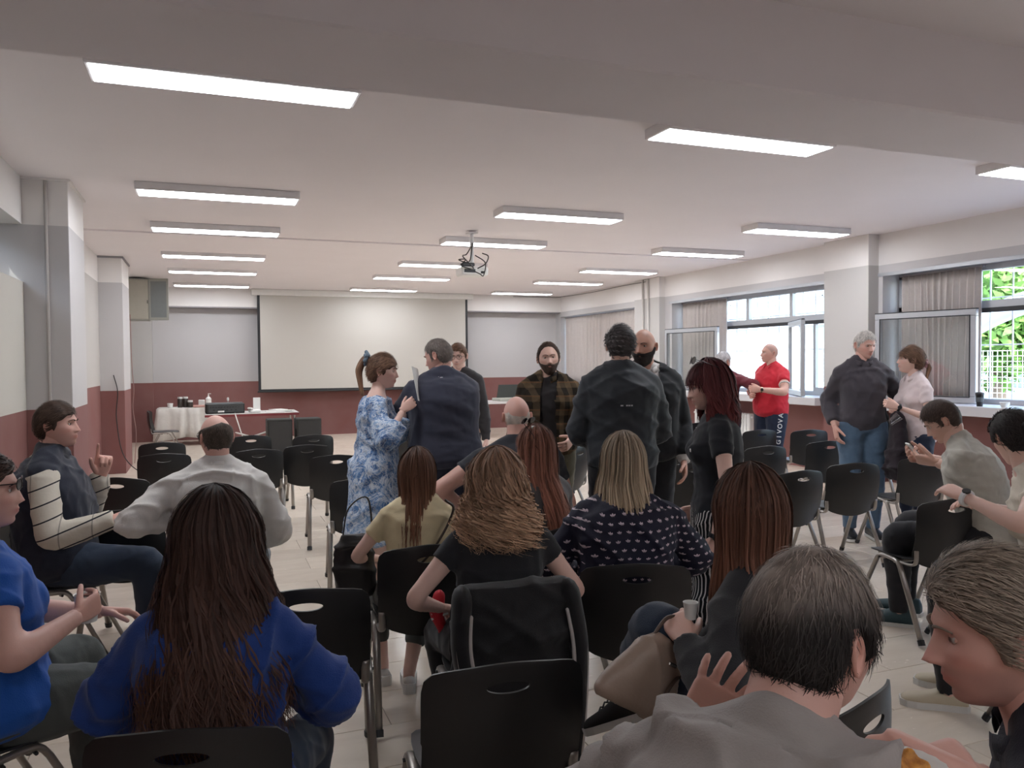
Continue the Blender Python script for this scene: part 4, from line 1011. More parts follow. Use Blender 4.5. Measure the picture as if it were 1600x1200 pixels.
def person(label, px, py, dep, yaw, sit=True, fem=False, skin='mid', hy=0, hp=0, hr=0, lean=(0, 5), side=0, twist=0, girth=1.0, belly=0.0, H=None,
           Lw=None, Rw=None, Lh='relax', Rh='relax', Lpole=None, Rpole=None, Lpn=None, Rpn=None, Lfd=None, Rfd=None, La=None, Ra=None, Lk=None, Rk=None,
           top=None, over=None, bottom=None, shoes=None, hair=None, beard=None, face=None, zfix=None, det=1.0, spread=.11, seat=.455, hipw=.09, extras=None, name='person', root_xy=None, hand_scale=1.0, shr=0.0):
    """builds one figure; px,py,dep place the centre of the head; yaw in world degrees (0 faces the screen)"""
    target = head_px(px, py, dep); yaw = R(yaw); s = (H or (1.66 if fem else 1.77))/1.75
    for it in range(12):
        hipz = (seat+.085*s) if sit else .925*s
        Ls = .50*s; n = 12; c = [np.array([0, 0, hipz])]; dd = []; rr = []
        for i in range(n+1):
            t = i/n; a = R(lean[0]+(lean[1]-lean[0])*min(1, t*1.3)); b = R(side*min(1, t*1.5)); tw = R(twist*t)
            d = nrm((math.sin(b), math.sin(a)*math.cos(b), math.cos(a)*math.cos(b))); r = rotz(tw)@np.array([1.0, 0, 0]); r = nrm(r-d*np.dot(r, d)); dd.append(d); rr.append(r)
            if i < n: c.append(c[-1]+d*Ls/n)
        sp = dict(c=np.array(c), d=np.array(dd), r=np.array(rr), L=Ls, tab=FEMALE if fem else MALE)
        hyr = R(hy)+R(twist); Rh_ = rotz(hyr)@rotx(-R(hp))@roty(R(hr))
        nb = sp['c'][-1]; nd = nrm(dd[-1]*.8+np.array([0, 0, .5])+(rotz(hyr)@np.array([0, .22, 0]))*math.sin(R(max(0, hp))+.25)); hs = .97+.25*(s-1)
        hc = nb+nd*.140*s+Rh_@np.array([0, .012, .0])
        err = target[2]-hc[2]
        if abs(err) < .002 or H: break
        s *= 1+err*(.85 if sit else .55); s = min(max(s, .86), 1.14)
    if abs(target[2]-hc[2]) > .03: print('HEIGHT', label[:40], 'want', round(target[2], 2), 'got', round(hc[2], 2), 's', round(s, 2))
    if H is None and (s > 1.12 or s < .88): print('SCALE', label[:40], round(s, 3), 'want', round(target[2], 2))
    hw = rotz(yaw)@hc; root = np.array([target[0]-hw[0], target[1]-hw[1], 0])
    E = empty(name, root, yaw, label, 'person')
    vox = min(max(.0027*dep, .0092), .0140)/det
    sk = skin_mat('skin_'+skin, SKIN[skin]); shw = (.146 if fem else .162)*s*(1+(girth-1)*.35)
    c_, r_, f_ = spine_at(sp, .855)
    J = {}
    arms = {}
    for sx, W, pole, key in ((-1, Lw, Lpole, 'L'), (1, Rw, Rpole, 'R')):
        S = c_+r_*sx*shw+np.array([0, 0, shr])
        if W is None: W = (sx*.12, .34, .66) if sit else (sx*.26, .05, hipz-.12)
        if W[0] == 'px': W = rotz(-yaw)@(at_depth(*W[1:])-root)
        pole = pole or ((sx*.8, -.5, -.6) if sit else (sx*.4, -1, -.1))
        Ej, Wj = ik(S, W, .295*s, .255*s, pole); arms[key] = (S, Ej, Wj, sx)
    legs = {}
    for sx, A, pole, key in ((-1, La, Lk, 'L'), (1, Ra, Rk, 'R')):
        Hj = np.array([sx*hipw*s, 0, hipz])
        if A is not None and A[0] == 'px': A = rotz(-yaw)@(at_depth(*A[1:])-root)
        if A is None: A = (sx*(spread+.02), .43*s-.02, .085) if sit else (sx*.10, -.01, .085)
        pole = pole or ((sx*.25, .5, 1) if sit else (sx*.1, 1, 0))
        Kj, Aj = ik(Hj, A, .425*s, .42*s, pole); legs[key] = (Hj, Kj, Aj, sx)
    gl = 1+(girth-1)*.7; am = (.80 if fem else .96)*(1+(girth-1)*.55)*s
    def arm_parts(inf=0, upto=1.0, k=14, loose=1.0, drop=.0):
        out = []
        for key, (S, Ej, Wj, sx) in arms.items():
            Si = S-r_*sx*.05*s+np.array([0, 0, -.01*s])
            up = [(Si, .058), (S, .060), (S*.6+Ej*.4, .051), (S*.25+Ej*.75, .044)]
            if upto > .5: pts = up+[(Ej, .043), (Ej*.7+Wj*.3, .043), (Ej*.35+Wj*.65, .034), (Wj, .0275)]
            else: pts = up
            P, Q = lerp_path([p for p, _ in pts], [q*am+inf*(.45, .5, .75, .9*loose, .95*loose, loose, loose, .8*loose)[i] for i, (_, q) in enumerate(pts)], 4)
            if upto < 1:
                Lc = np.concatenate([[0], np.cumsum(np.linalg.norm(np.diff(P, axis=0), axis=1))]); lim = {True: .09+.48*upto/.45*s*.5}.get(True)
                lim = .03*s+(upto*.72 if upto < .6 else upto)*.55*s; kf = Lc <= lim
                P = P[kf]; Q = Q[kf]
            # round inner end, flat cuff
            d0 = nrm(P[0]-P[1]); P = np.vstack([P[0]+d0*Q[0]*.6, P]); Q = np.concatenate([[Q[0]*.75], Q])
            out.append(tube(P, Q, k, round_ends=False))
        return out
    lm = (1.0 if not fem else .98)*gl*s
    def leg_parts(inf=0, k=16, cut=1.0, bag=0.0):
        out = []
        for key, (Hj, Kj, Aj, sx) in legs.items():
            bend = np.dot(nrm(Kj-Hj), nrm(Aj-Kj)) < .6
            pts = [(Hj+np.array([0, -.0, .02]), .092), (Hj*.75+Kj*.25, .088), (Hj*.4+Kj*.6, .072), (Hj*.1+Kj*.9, .060), (Kj, .058 if not bend else .060), (Kj*.75+Aj*.25, .056), (Kj*.45+Aj*.55, .046), (Kj*.1+Aj*.9, .036)]
            P, Q = lerp_path([p for p, _ in pts], [q*lm+inf+bag*max(0, i-3)/4 for i, (_, q) in enumerate(pts)], 4)
            if cut < 1: m_ = int(len(P)*cut); P = P[:m_]; Q = Q[:m_]
            else:
                P = np.vstack([P, Aj+nrm(P[-1]-P[-2])*0]); Q = np.concatenate([Q, [.036*lm+inf+bag]])
            out.append(tube(P, Q, k, round_ends=False))
        return out
    traps = lambda q: [tube([nb+nd*.015*s-r_*0+f_*-.012, (nb*.5+(c_+r_*sx*shw)*.5)+np.array([0, 0, .008*s]), c_+r_*sx*shw*.92], [.050*s*(.85 if fem else 1)+q, .050*s*(.85 if fem else 1)+q, .052*s*(.8 if fem else 1)+q], 12) for sx in (-1, 1)]
    neckp = tube([nb-nrm(dd[-1])*.04, nb, nb+nd*.06*s, hc+Rh_@np.array([0, -.018, -.055])*hs, hc+Rh_@np.array([0, -.012, -.02])*hs], [.064*s*(.86 if fem else 1), .058*s*(.86 if fem else 1), .056*s*(.85 if fem else 1), .056*s*(.87 if fem else 1), .05*s], 14)
    parts = [ellipse_loft(torso_sections(sp, s*.985, girth, belly)), neckp]+traps(-.004)+arm_parts()+leg_parts()
    if fem:
        cb_, rb_, fb_ = spine_at(sp, .60)
        for sx in (-1, 1): parts.append(tube([cb_+rb_*sx*.07*s+fb_*.06*s, cb_+rb_*sx*.075*s+fb_*.085*s*gl],   .051*s*gl, 10))
    for key, (Hj, Kj, Aj, sx) in legs.items():
        parts.append(tube([Aj, Aj+np.array([0, .0, -.03])], .036*s, 10))
    bv, bf = remesh(parts, vox*1.25, 3)
    B = MB().add(bv, bf, 0)
    D, FF = ico(5 if det >= 1 and face is not False else 4); full = (face or {}).get('full', 0) if face else 0
    P0 = head_surface(D, fem, full, (face or {}).get('nose', 1.0) if face else 1.0); T = face_tint(P0, stubble=(face or {}).get('stubble', 0) if face else 0, scalp=(face or {}).get('scalp', 0) if face else 0)
    toh = lambda X: (np.asarray(X)*hs)@Rh_.T+hc
    B.add(toh(P0), FF, 0, T)
    for sx in (-1, 1): ev_, ef_ = ear(sx); B.add(toh(ev_), ef_, 0, np.ones((len(ev_), 3))*np.array([1, .90, .88]))
    if face is not False:
        ES, EFc = ico(2)
        for sx in (-1, 1):
            ce = np.array([sx*.0305, .0702, .0095]); B.add(toh(ce+ES*.0120), EFc, 1)
            ir = ce+np.array([-sx*0.0, .0112, 0]); a = np.arange(12)*2*PI/12; ring = np.stack([.0052*np.cos(a), .0022+0*a, .0052*np.sin(a)], 1)+ir; B.add(toh(np.vstack([ring, ir+np.array([0, .0034, 0])])), [(i, (i+1) % 12, 12) for i in range(12)], 2)
            op = (face or {}).get('open', 1.0)
            lid = ES*.0136; up = [f for f in EFc if min(lid[list(f)][:, 2]) > .0137*(.20*op)-.001 or (max(lid[list(f)][:, 1]) < .0095 and max(lid[list(f)][:, 2]) >= -.0137*.22*op+.001)]; dn = [f for f in EFc if max(lid[list(f)][:, 2]) < -.0137*.22*op+.001]
            B.add(toh(ce+lid), up+dn, 0, np.ones((len(lid), 3))*np.array([.86, .80, .78]))
    for key, (S, Ej, Wj, sx) in arms.items():
        pose = Lh if key == 'L' else Rh; pn = Lpn if key == 'L' else Rpn; fd = Lfd if key == 'L' else Rfd
        if pose is None: continue
        hv, hf = hand(pose); hv = hv*s*(.90 if fem else 1.0)*hand_scale
        f = nrm(Wj-Ej); f = nrm(f*.5+nrm(fd)) if fd is not None else f
        m_ = np.array(pn if pn is not None else ((-sx*1.0, 0, 0) if not sit else (-sx*.5, 0, -1)), float); m_ = nrm(m_-f*np.dot(m_, f)); zc = -m_; xc = np.cross(f, zc)
        if sx < 0: hv = hv*np.array([-1, 1, 1]); hf = [q[::-1] for q in hf]
        M = np.stack([xc, f, zc], 1); B.add(hv@M.T+Wj, hf, 0, np.ones((len(hv), 3))*np.array([1, .96, .95]))
        J['hand'+key] = (Wj, f, m_)
    B.build('body', [sk, MATS['eye_white'], MATS['eye_iris']], E, smooth=True, tint=True)
    # the plain skin meshes get their tint from the attribute; hair next
    HM = None
    hairP = None
    if hair:
        HM = hair_mat('hair_'+hair['name'], hair['root'], hair.get('tip', hair['root']), hair.get('rough', .42)); vl, fl_, sl = [], [], []
        D5, F5 = ico(5 if dep < 4.3 else 4); Pb = head_surface(D5, fem, full); sh = hair.get('shell', {}); V, F2, m, N = hair_shell(Pb, D5, F5, seed=abs(int(px)), **sh)
        S = np.zeros((len(V), 3)); g = np.random.default_rng(abs(int(px))); S[:, 0] = .35+.25*np.sin(V@np.array([90., 40, 60]))*np.sin(V@np.array([-50., 110, 30])); S[:, 1] = hair.get('shelltip', .15)
        zt = lambda X: smoothstep(.0, .095, X[:, 2]+.35*X[:, 1]*(X[:, 1] > 0)-.25*X[:, 0])
        if hair.get('ztint'): S[:, 1] = zt(V)
        vl.append(toh(V)); fl_.append(F2); sl.append(S)
        st = hair.get('strands')
        if st:
            q = short_strands(V, N, m, int(st.get('n', 1500)), st.get('len', .03), abs(int(px)), st.get('flow', 'down'), st.get('w', .003), st.get('lift', .25))
            if q:
                if hair.get('ztint'): q[2][:, 1] = zt(q[0])
                vl.append(toh(q[0])); fl_.append(q[1]); sl.append(q[2])
        if hair.get('long') and not st:
            q = short_strands(V, N, m, 900, .055, abs(int(px))+5, 'down', .004, .12)
            if q: vl.append(toh(q[0])); fl_.append(q[1]); sl.append(q[2])
        if hair.get('long'):
            RZ = rotz(hyr)@rotx(-R(hp)*.35)
            for q in long_hair(hair['long'], abs(int(px)), 1.0):
                vl.append((q[0]*hs)@RZ.T+hc); fl_.append(q[1]); sl.append(q[2])
        if hair.get('tail'):
            tl_ = hair['tail']; g = np.random.default_rng(3); pts = smooth_path([toh(p) if i < 2 else toh(np.array(tl_['pts'][1]))+rotz(hyr)@(np.array(p)-np.array(tl_['pts'][1]))*hs for i, p in enumerate(tl_['pts'])], 5)
            n2 = 240; k = len(pts); t = np.linspace(0, 1, k); rad = tl_['r']*np.interp(t, [0, .12, .5, 1], [.45, .9, 1, .35])
            aa = g.uniform(0, 2*PI, n2); ro = np.sqrt(g.uniform(0, 1, n2)); X = rotz(hyr)@np.array([1, 0, 0]); Y = rotz(hyr)@np.array([0, 1, 0])
            pp_ = pts[None]+(np.cos(aa)*ro)[:, None, None]*rad[None, :, None]*X+(np.sin(aa)*ro)[:, None, None]*rad[None, :, None]*Y*.7
            pp_ += .003*g.normal(0, 1, (n2, 1, 3))*t[None, :, None]
            sd = (-np.sin(aa)[:, None]*X+np.cos(aa)[:, None]*Y)[:, None].repeat(k, 1); q = ribbons(pp_, .007*g.uniform(.6, 1.3, n2), sd, g.uniform(0, 1, n2)); vl.append(q[0]); fl_.append(q[1]); sl.append(q[2])
            tv, tf = tube(pts, rad*.8, 10); vl.append(tv); fl_.append(tf); sl.append(np.tile([.2, .5, 0], (len(tv), 1)))
        if face is not False and hair.get('brows', True):
            for sx in (-1, 1):
                bp = np.array([(sx*.011, .0985, .026), (sx*.024, .099, .0315), (sx*.038, .091, .031), (sx*.048, .080, .025)]); v_, f_2 = tube(smooth_path(bp, 3), np.linspace(.0036, .0016, 10), 6, flat=(1, .8)); vl.append(toh(v_)); fl_.append(f_2); sl.append(np.tile([.5, .1, 0], (len(v_), 1)))
        build_hair(vl, fl_, sl, 'hair', HM, E)
    if beard:
        BM_ = hair_mat('hair_'+beard['name'], beard['root'], beard['root'], .5); D5, F5 = ico(5); Pb = head_surface(D5, fem, full); x, y, z = Pb.T; az = np.abs(np.arctan2(x, y))
        line = np.interp(az, [0, .35, .7, 1.1, 1.45, 1.6], [-.036, -.040, -.034, -.030, .0, .01]); m = smoothstep(.004, -.012, z-line)*smoothstep(1.62, 1.5, az)
        m = m*(1-.97*g2(z+.0575, .0070)*g2(x, .019)); m = m*(1-.8*g2(z+.03, .010)*g2(x, .02))
        g = np.random.default_rng(5); h = sum(np.sin(Pb@(g.normal(0, 1, 3)*(70+25*k))+k)/(1+k*.3) for k in range(7))
        N = nrm_rows(Pb/np.array([.07**2, .1**2, .13**2])); th = m*(beard.get('thick', .009)*(1+.9*smoothstep(-.06, -.11, z))+.0008*h)-(1-m)*.004
        V = Pb+N*th[:, None]; F2 = [f for f in F5 if max(m[list(f)]) > .05]; S = np.tile([.3, .1, 0], (len(V), 1)); S[:, 0] += .2*np.sin(h)
        q = short_strands(V, N, m, 900, .012, 9, 'down', .0016, .3); build_hair([toh(V), toh(q[0])], [F2, q[1]], [S, q[2]], 'beard', BM_, E)
    # clothing ------------------------------------------------------
    def cloth_obj(nm, prts, mat, v, wr, seed, cutf=None, sm=2):
        V, F = remesh(prts, v, sm, wr, seed)
        if cutf is not None:
            keep = [f for f in F if not cutf(V[list(f)].mean(0))]; F = keep
        m = MB().add(V, F); return m.build(nm, mat, E, smooth=True)
    def garment(spec, nm_def, extra=0.0, seed=1):
        inf = spec.get('inf', .013)+extra; prts = [ellipse_loft(torso_sections(sp, s, girth, belly, inf, spec.get('hem', -.10), spec.get('neck', .985), spec.get('flare')))]
        if spec.get('neck', .985) > .94: prts += [tube([c_-r_*.02-sx*0*r_, c_+r_*sx*shw*.9], .05, 12) for sx in ()]+[(v, f) for v, f in traps(inf*.62+.002)]
        if spec.get('sleeve', .45) > 0: prts += arm_parts(inf, spec['sleeve'] if spec.get('sleeve', .45) < .98 else 1.0, loose=spec.get('loose', 1.15))
        if spec.get('sleeve', .45) == 0:
            for key, (S, Ej, Wj, sx) in arms.items(): prts.append(tube([S-r_*sx*.09*s, S-r_*sx*.03*s+np.array([0, 0, .012])], .062*s+inf*.3, 12))
        if fem:
            cb_, rb_, fb_ = spine_at(sp, .62)
            for sx in (-1, 1): prts.append(tube([cb_+rb_*sx*.07*s+fb_*.06*s, cb_+rb_*sx*.075*s+fb_*.085*s*gl],   .051*s*gl+inf, 10))
        if spec.get('drape'):   # cloth falling straight down from the hem, as a skirt or long tunic
            z1, z0, w0, w1 = spec['drape']; ct = spine_at(sp, spec.get('hem', -.1))[0]; rg = []
            for t in np.linspace(0, 1, 8): rg.append((np.array([ct[0], ct[1], z1+(z0-z1)*t]), np.array([w0+(w1-w0)*t, 0, 0]), np.array([0, (w0+(w1-w0)*t)*.78, 0])))
            prts.append(ellipse_loft(rg[::-1], 28))
        o = cloth_obj(spec.get('name', nm_def), prts, spec['mat'], vox*spec.get('vq', 1.05), spec.get('wr', .005)*1.0, seed, spec.get('cut'))
        if spec.get('label'): o['label'] = spec['label']
        if spec.get('collar'):
            cc, rc, fc = spine_at(sp, .985); a = np.arange(25)*2*PI/24; rr_ = .066*s*(.86 if fem else 1)+.006; pts = []
            P = []; nA = 26
            for lv, (dz, dr) in enumerate(((-.012, .002), (.022, .0), (.034, .006), (.012, .016), (-.006, .020))):
                for i in range(nA):
                    an = R(20)+(2*PI-R(40))*i/(nA-1); P.append(cc+rc*(rr_+dr)*math.sin(an)+fc*((rr_+dr)*.95*math.cos(an)+.006)+sp['d'][-1]*(dz-.022*math.cos(an)**3*(math.cos(an) > 0)))
            Fc = [(l*nA+i, l*nA+i+1, (l+1)*nA+i+1, (l+1)*nA+i) for l in range(4) for i in range(nA-1)]
            co = MB().add(P, Fc).build('collar', spec.get('collar_mat', spec['mat']), E, smooth=True); so = co.modifiers.new('s', 'SOLIDIFY'); so.thickness = .003
        return o
    if top: garment(top, 'shirt', 0, abs(int(px))+1)
    if over: garment(over, 'jacket', .0, abs(int(px))+2)
    if bottom:
        inf = bottom.get('inf', .012); prts = [ellipse_loft(torso_sections(sp, s, girth, belly*.6, min(inf*.6, .008), -.16, bottom.get('waist', .10)))]+leg_parts(inf, cut=bottom.get('cut', 1.0), bag=bottom.get('bag', 0))
        cloth_obj(bottom.get('name', 'trousers'), prts, bottom['mat'], vox*1.15, bottom.get('wr', .004), abs(int(px))+3)
    if shoes:
        for key, (Hj, Kj, Aj, sx) in legs.items():
            v_, f2 = shoe_mesh(s*(.92 if fem else 1)); v2, f3 = sole_mesh(s*(.92 if fem else 1), shoes.get('sole', .022))
            shin = nrm(Aj-Kj); tilt = shoes.get('tilt'+key, 0); yw = R(-8*sx); M = rotz(yw+shoes.get('yaw'+key, 0))@rotx(R(tilt))
            base = Aj+M@np.array([0, .0, -.082]) if tilt else np.array([Aj[0], Aj[1], Aj[2]-.085])
            u = MB().add(v_@M.T+base, f2).build('shoe', shoes['mat'], E, smooth=True); MB().add(v2@M.T+base, f3).build('sole', shoes.get('sole_mat', MATS['sole_white']), u)
            if shoes.get('laces'):
                lc = MB()
                for q_ in range(4): y_ = .035+q_*.022; lc.tube((np.array([(-.022, y_, .083-q_*.010), (0, y_+.004, .092-q_*.010), (.022, y_, .083-q_*.010)])@M.T+base), .0028, 5)
                lc.build('laces', shoes['laces'], u)
    info = dict(E=E, root=root, yaw=yaw, s=s, arms=arms, legs=legs, sp=sp, hc=hc, Rh=Rh_, hs=hs, toh=toh, J=J, hipz=hipz)
    return info
def world_of(info, p): return rotz(info['yaw'])@np.array(p)+info['root']
def chair_under(info, label, dy=.035, dyaw=0, group=None):
    w = info['root']+rotz(info['yaw'])@np.array([0, dy, 0]); return chair(w[0], w[1], info['yaw']+dyaw, label, group)
def wear_glasses(info, sun=False, lift=0, tiltx=0, nm='glasses', fwd=0):
    m, l = glasses_mesh(); off = np.array([0, fwd, lift]); M = rotx(tiltx)
    for mb, n_, mt in ((m, nm, m_gframe), (l, 'lens', m_lens if sun else MATS['clear_lens'])):
        mb.v = [info['toh'](np.asarray(v)@M.T+off) for v in mb.v]
    o = m.build(nm, m_gframe, info['E']); l.build('lens', m_lens if sun else MATS['clear_lens'], o)
def wear_watch(info, key, mat=None):
    W, f, m_ = info['J']['hand'+key]; S, Ej, Wj, sx = info['arms'][key]; d = nrm(Wj-Ej); p = Wj-d*.015
    b = MB(); v, fa = tube([p-d*.009, p+d*.009], .033*info['s'], 16, round_ends=False); b.add(v, fa); o = b.build('watch', mat or m_watch, info['E'], smooth='auto')
    q = p-m_*.031; v, fa = tube([q, q-m_*.008], .017, 14, round_ends=False); MB().add(v, fa).build('watch_face', m_dark, o)
plain('eye_white', (222, 214, 208), .25); plain('eye_iris', (48, 34, 26), .2); plain('sole_white', (214, 212, 208), .6)
glass_mat('clear_lens', (.97, .97, .97))
# ------------------------------------------------------------------ cloth patterns
def floral():
    t = NT('floral_cloth').set(.85, 0, .2); v = t.noise(5.2, 4, .6, 2.0); v2 = t.noise(14, 3, .6, 1.4)
    w, b, n, p = lin((206, 214, 224)), lin((92, 128, 176)), lin((62, 84, 124)), lin((150, 176, 208))
    c = t.ramp(v, [(0, n), (.40, b), (.47, w), (.53, p), (.575, b), (.63, w), (.70, n)], 'CONSTANT'); c2 = t.ramp(v2, [(0, n), (.42, w), (.5, b), (.58, w)], 'CONSTANT')
    t.color(t.mix(.38, c, c2)); t.bump(t.noise(16, 3), .5, .012); return t.m
def plaid():
    t = NT('plaid_flannel').set(.9, 0, .2); x, y, z = t.xyz()
    def band(c, f, ph=0): return t.m2('GREATER_THAN', t.m2('SINE', t.m2('MULTIPLY_ADD', c, f, ph)), .1)
    a = band(t.m2('ADD', x, y), 62); b = band(z, 62, 1); c = t.mix(t.m2('MULTIPLY', t.m2('ADD', a, b), .5), lin((40, 34, 28)), lin((98, 82, 62)))
    th = t.m2('GREATER_THAN', t.m2('SINE', t.m2('MULTIPLY', z, 62)), .97); c = t.mix(t.m2('MULTIPLY', th, .5), c, lin((120, 80, 50))); t.color(c); t.bump(t.noise(14, 3), .5, .01); return t.m
def window_check(dirv):
    t = NT('checked_sleeve').set(.85, 0, .2); d = t.n('ShaderNodeVectorMath', operation='DOT_PRODUCT'); t.l(t.obj(), d.inputs[0]); d.inputs[1].default_value = dirv
    l1 = t.m2('LESS_THAN', t.m2('FRACT', t.m2('MULTIPLY', d.outputs['Value'], 13.0)), .09); x, y, z = t.xyz(); l2 = t.m2('LESS_THAN', t.m2('FRACT', t.m2('MULTIPLY_ADD', y, 7.0, .35)), .04)
    t.color(t.mix(t.m2('MAXIMUM', l1, t.m2('MULTIPLY', l2, .5)), lin((206, 198, 184)), lin((44, 44, 50)))); t.bump(t.noise(11, 3), .6, .012); return t.m
def trefoils():
    t = NT('navy_leaf_print').set(.7, 0, .3); x, y, z = t.xyz(); wv = t.noise(5.0, 1); u = t.m2('ADD', t.m2('MULTIPLY_ADD', y, .6, x), t.m2('MULTIPLY', wv, .10)); z = t.m2('MULTIPLY_ADD', t.noise(4.2, 1), .09, z)
    S = 26.0; v = t.m2('MULTIPLY', z, S*1.15); row = t.m2('FLOOR', v); off = t.m2('MULTIPLY', t.m2('MODULO', row, 2.0), .5); uu = t.m2('ADD', t.m2('MULTIPLY', u, S), off)
    cu = t.m2('SUBTRACT', t.m2('FRACT', uu), .5); cv = t.m2('SUBTRACT', t.m2('FRACT', v), .42); m = None
    def ell(px, py, ang, a, b):
        c, s = math.cos(ang), math.sin(ang); dx = t.m2('SUBTRACT', cu, px); dy = t.m2('SUBTRACT', cv, py)
        p = t.m2('ADD', t.m2('MULTIPLY', dx, c), t.m2('MULTIPLY', dy, s)); q = t.m2('ADD', t.m2('MULTIPLY', dx, -s), t.m2('MULTIPLY', dy, c))
        return t.m2('LESS_THAN', t.m2('ADD', t.m2('POWER', t.m2('DIVIDE', t.m2('ABSOLUTE', p), a), 2.0), t.m2('POWER', t.m2('DIVIDE', t.m2('ABSOLUTE', q), b), 2.0)), 1.0)
    for e in (ell(0, .10, R(90), .17, .075), ell(-.13, .04, R(125), .16, .07), ell(.13, .04, R(55), .16, .07)): m = e if m is None else t.m2('MAXIMUM', m, e)
    gap = t.m2('GREATER_THAN', t.m2('ABSOLUTE', t.m2('ADD', cv, .03)), .018); m = t.m2('MULTIPLY', m, gap)
    t.color(t.mix(m, t.mix(t.noise(9), lin((28, 28, 44)), lin((40, 40, 60))), t.mix(t.noise(5), lin((206, 176, 184)), lin((210, 206, 216))))); t.bump(t.noise(10, 3), .6, .012); return t.m
def stripes(name, a, b, f, duty, diag=0):
    t = NT(name).set(.8, 0, .2); x, y, z = t.xyz(); w = t.m2('FRACT', t.m2('MULTIPLY', t.m2('ADD', t.m2('ADD', x, t.m2('MULTIPLY', y, .7)), t.m2('MULTIPLY', z, diag)), f)); t.color(t.mix(t.m2('LESS_THAN', w, duty), lin(a), lin(b))); t.bump(t.noise(10, 3), .4, .01); return t.m
C = cloth
black = C('black_cotton', (44, 44, 47)); blackj = C('black_softshell', (50, 54, 59), .7, .45); navys = C('navy_suit', (56, 58, 72), .8, .3); navyt = C('navy_trousers', (42, 50, 70), .8, .4)
blk_tr = C('black_trousers', (34, 34, 38), .8, .4); jeans = C('blue_jeans', (78, 100, 124), .9, .5, rgb2=(98, 120, 142)); dkjeans = C('dark_jeans', (48, 58, 74), .9, .5)
shirtw = C('white_shirt_cloth', (212, 208, 204), .8, .6, .03); navyvest = C('navy_vest', (34, 38, 52), .7, .6); grey_tr = C('grey_trousers', (84, 88, 86), .85, .4)
blue_tee = C('cobalt_cotton', (36, 88, 172), .85, .5); blue_sw = C('royal_blue_viscose', (34, 62, 128), .8, .7, fscale=6); yellow = C('pale_yellow_cotton', (222, 206, 168), .85, .5)
greyt = C('grey_cotton', (158, 150, 146), .85, .6, fscale=5); beiget = C('stone_grey_cotton', (178, 174, 164), .85, .6); cream = C('cream_cotton', (214, 204, 188), .85, .5); red = C('red_pique', (206, 44, 60), .8, .4)
pinkp = C('pale_pink_pique', (224, 208, 208), .8, .4); charc = C('charcoal_knit', (72, 68, 74), .85, .5); maroon = C('maroon_jacket', (104, 38, 48), .8, .4); track = C('navy_tracksuit', (40, 52, 84), .6, .5)
dark25 = C('dark_navy_cotton', (30, 30, 42), .8, .4); palepants = C('olive_chino', (92, 84, 66), .85, .4); trefm = trefoils(); strp = stripes('pinstriped_trousers', (24, 24, 28), (196, 192, 190), 42, .35, 0)
sh_black = plain('black_shoe', (26, 25, 26), .4); sh_white = plain('white_shoe', (200, 196, 190), .5); sh_teal = plain('teal_shoe', (44, 66, 72), .6); sh_cream = plain('cream_shoe', (196, 184, 160), .6)
H_DB = dict(name='dark_brown', root=(40, 29, 25), tip=(96, 58, 44)); H_BLK = dict(name='black', root=(34, 30, 30), tip=(48, 42, 40)); H_GR = dict(name='grey', root=(120, 112, 106), tip=(176, 168, 160))
WS = dict(sole_mat=MATS['sole_white'])
def lace(p, d): return p

# 3 ---- woman with very long hair, royal blue top
p3 = person('woman with very long dark wavy hair in a royal blue top, seen from behind', 338, 846, 2.03, -14, fem=True, skin='fair', lean=(2, 8), girth=1.16, face=False, spread=.12, Lw=(-.16, .30, .68), Rw=(.16, .30, .68), Lpole=(-1, -.4, -.8), Rpole=(1, -.4, -.8),
    top=dict(mat=blue_sw, inf=.022, sleeve=1.0, loose=1.7, wr=.012, hem=-.16, name='top'), bottom=dict(mat=dkjeans), shoes=dict(mat=sh_black), det=1.0,
    hair=dict(name='long_dark', root=(40, 30, 27), tip=(74, 50, 42), shell=dict(thick=.02), long=dict(len=.50, gap=70, w=.135, back=.140, flare=.045, wave=.010, freq=3.2, n=3400, sw=.0055, vol=.030, frizz=.008, rag=.22, clump=10, kick=.10)))
chair_under(p3, 'black chair of the woman with very long dark hair')
# 24 --- foreground man
p24 = person('man with thinning dark hair in a grey t-shirt, seen from behind close to the camera', 1266, 990, 1.13, -70, skin='ruddy', hy=-4, twist=-6, hp=6, spread=.07, lean=(14, 30), girth=1.06, belly=.2, side=0, Lw=('px', 1082, 1158, 1.45), Lh='open', Lpole=(-1, -.1, -.8), Lfd=(.05, .25, 1), Lpn=(-.2, 1, .1), Rw=(.10, .40, .80), Rh='hold',
    top=dict(mat=greyt, inf=.018, sleeve=.5, wr=.020, name='t_shirt'), bottom=dict(mat=dkjeans), shoes=dict(mat=sh_black),
    hair=dict(name='dark_grey_temples', ztint=True, root=(36, 33, 32), tip=(128, 116, 108), shell=dict(thick=.011, line_front=.075, rough=.003), strands=dict(n=5200, len=.024, flow='down', w=.0013, lift=.12)))
chair_under(p24, 'black chair of the man in the grey t-shirt close to the camera')
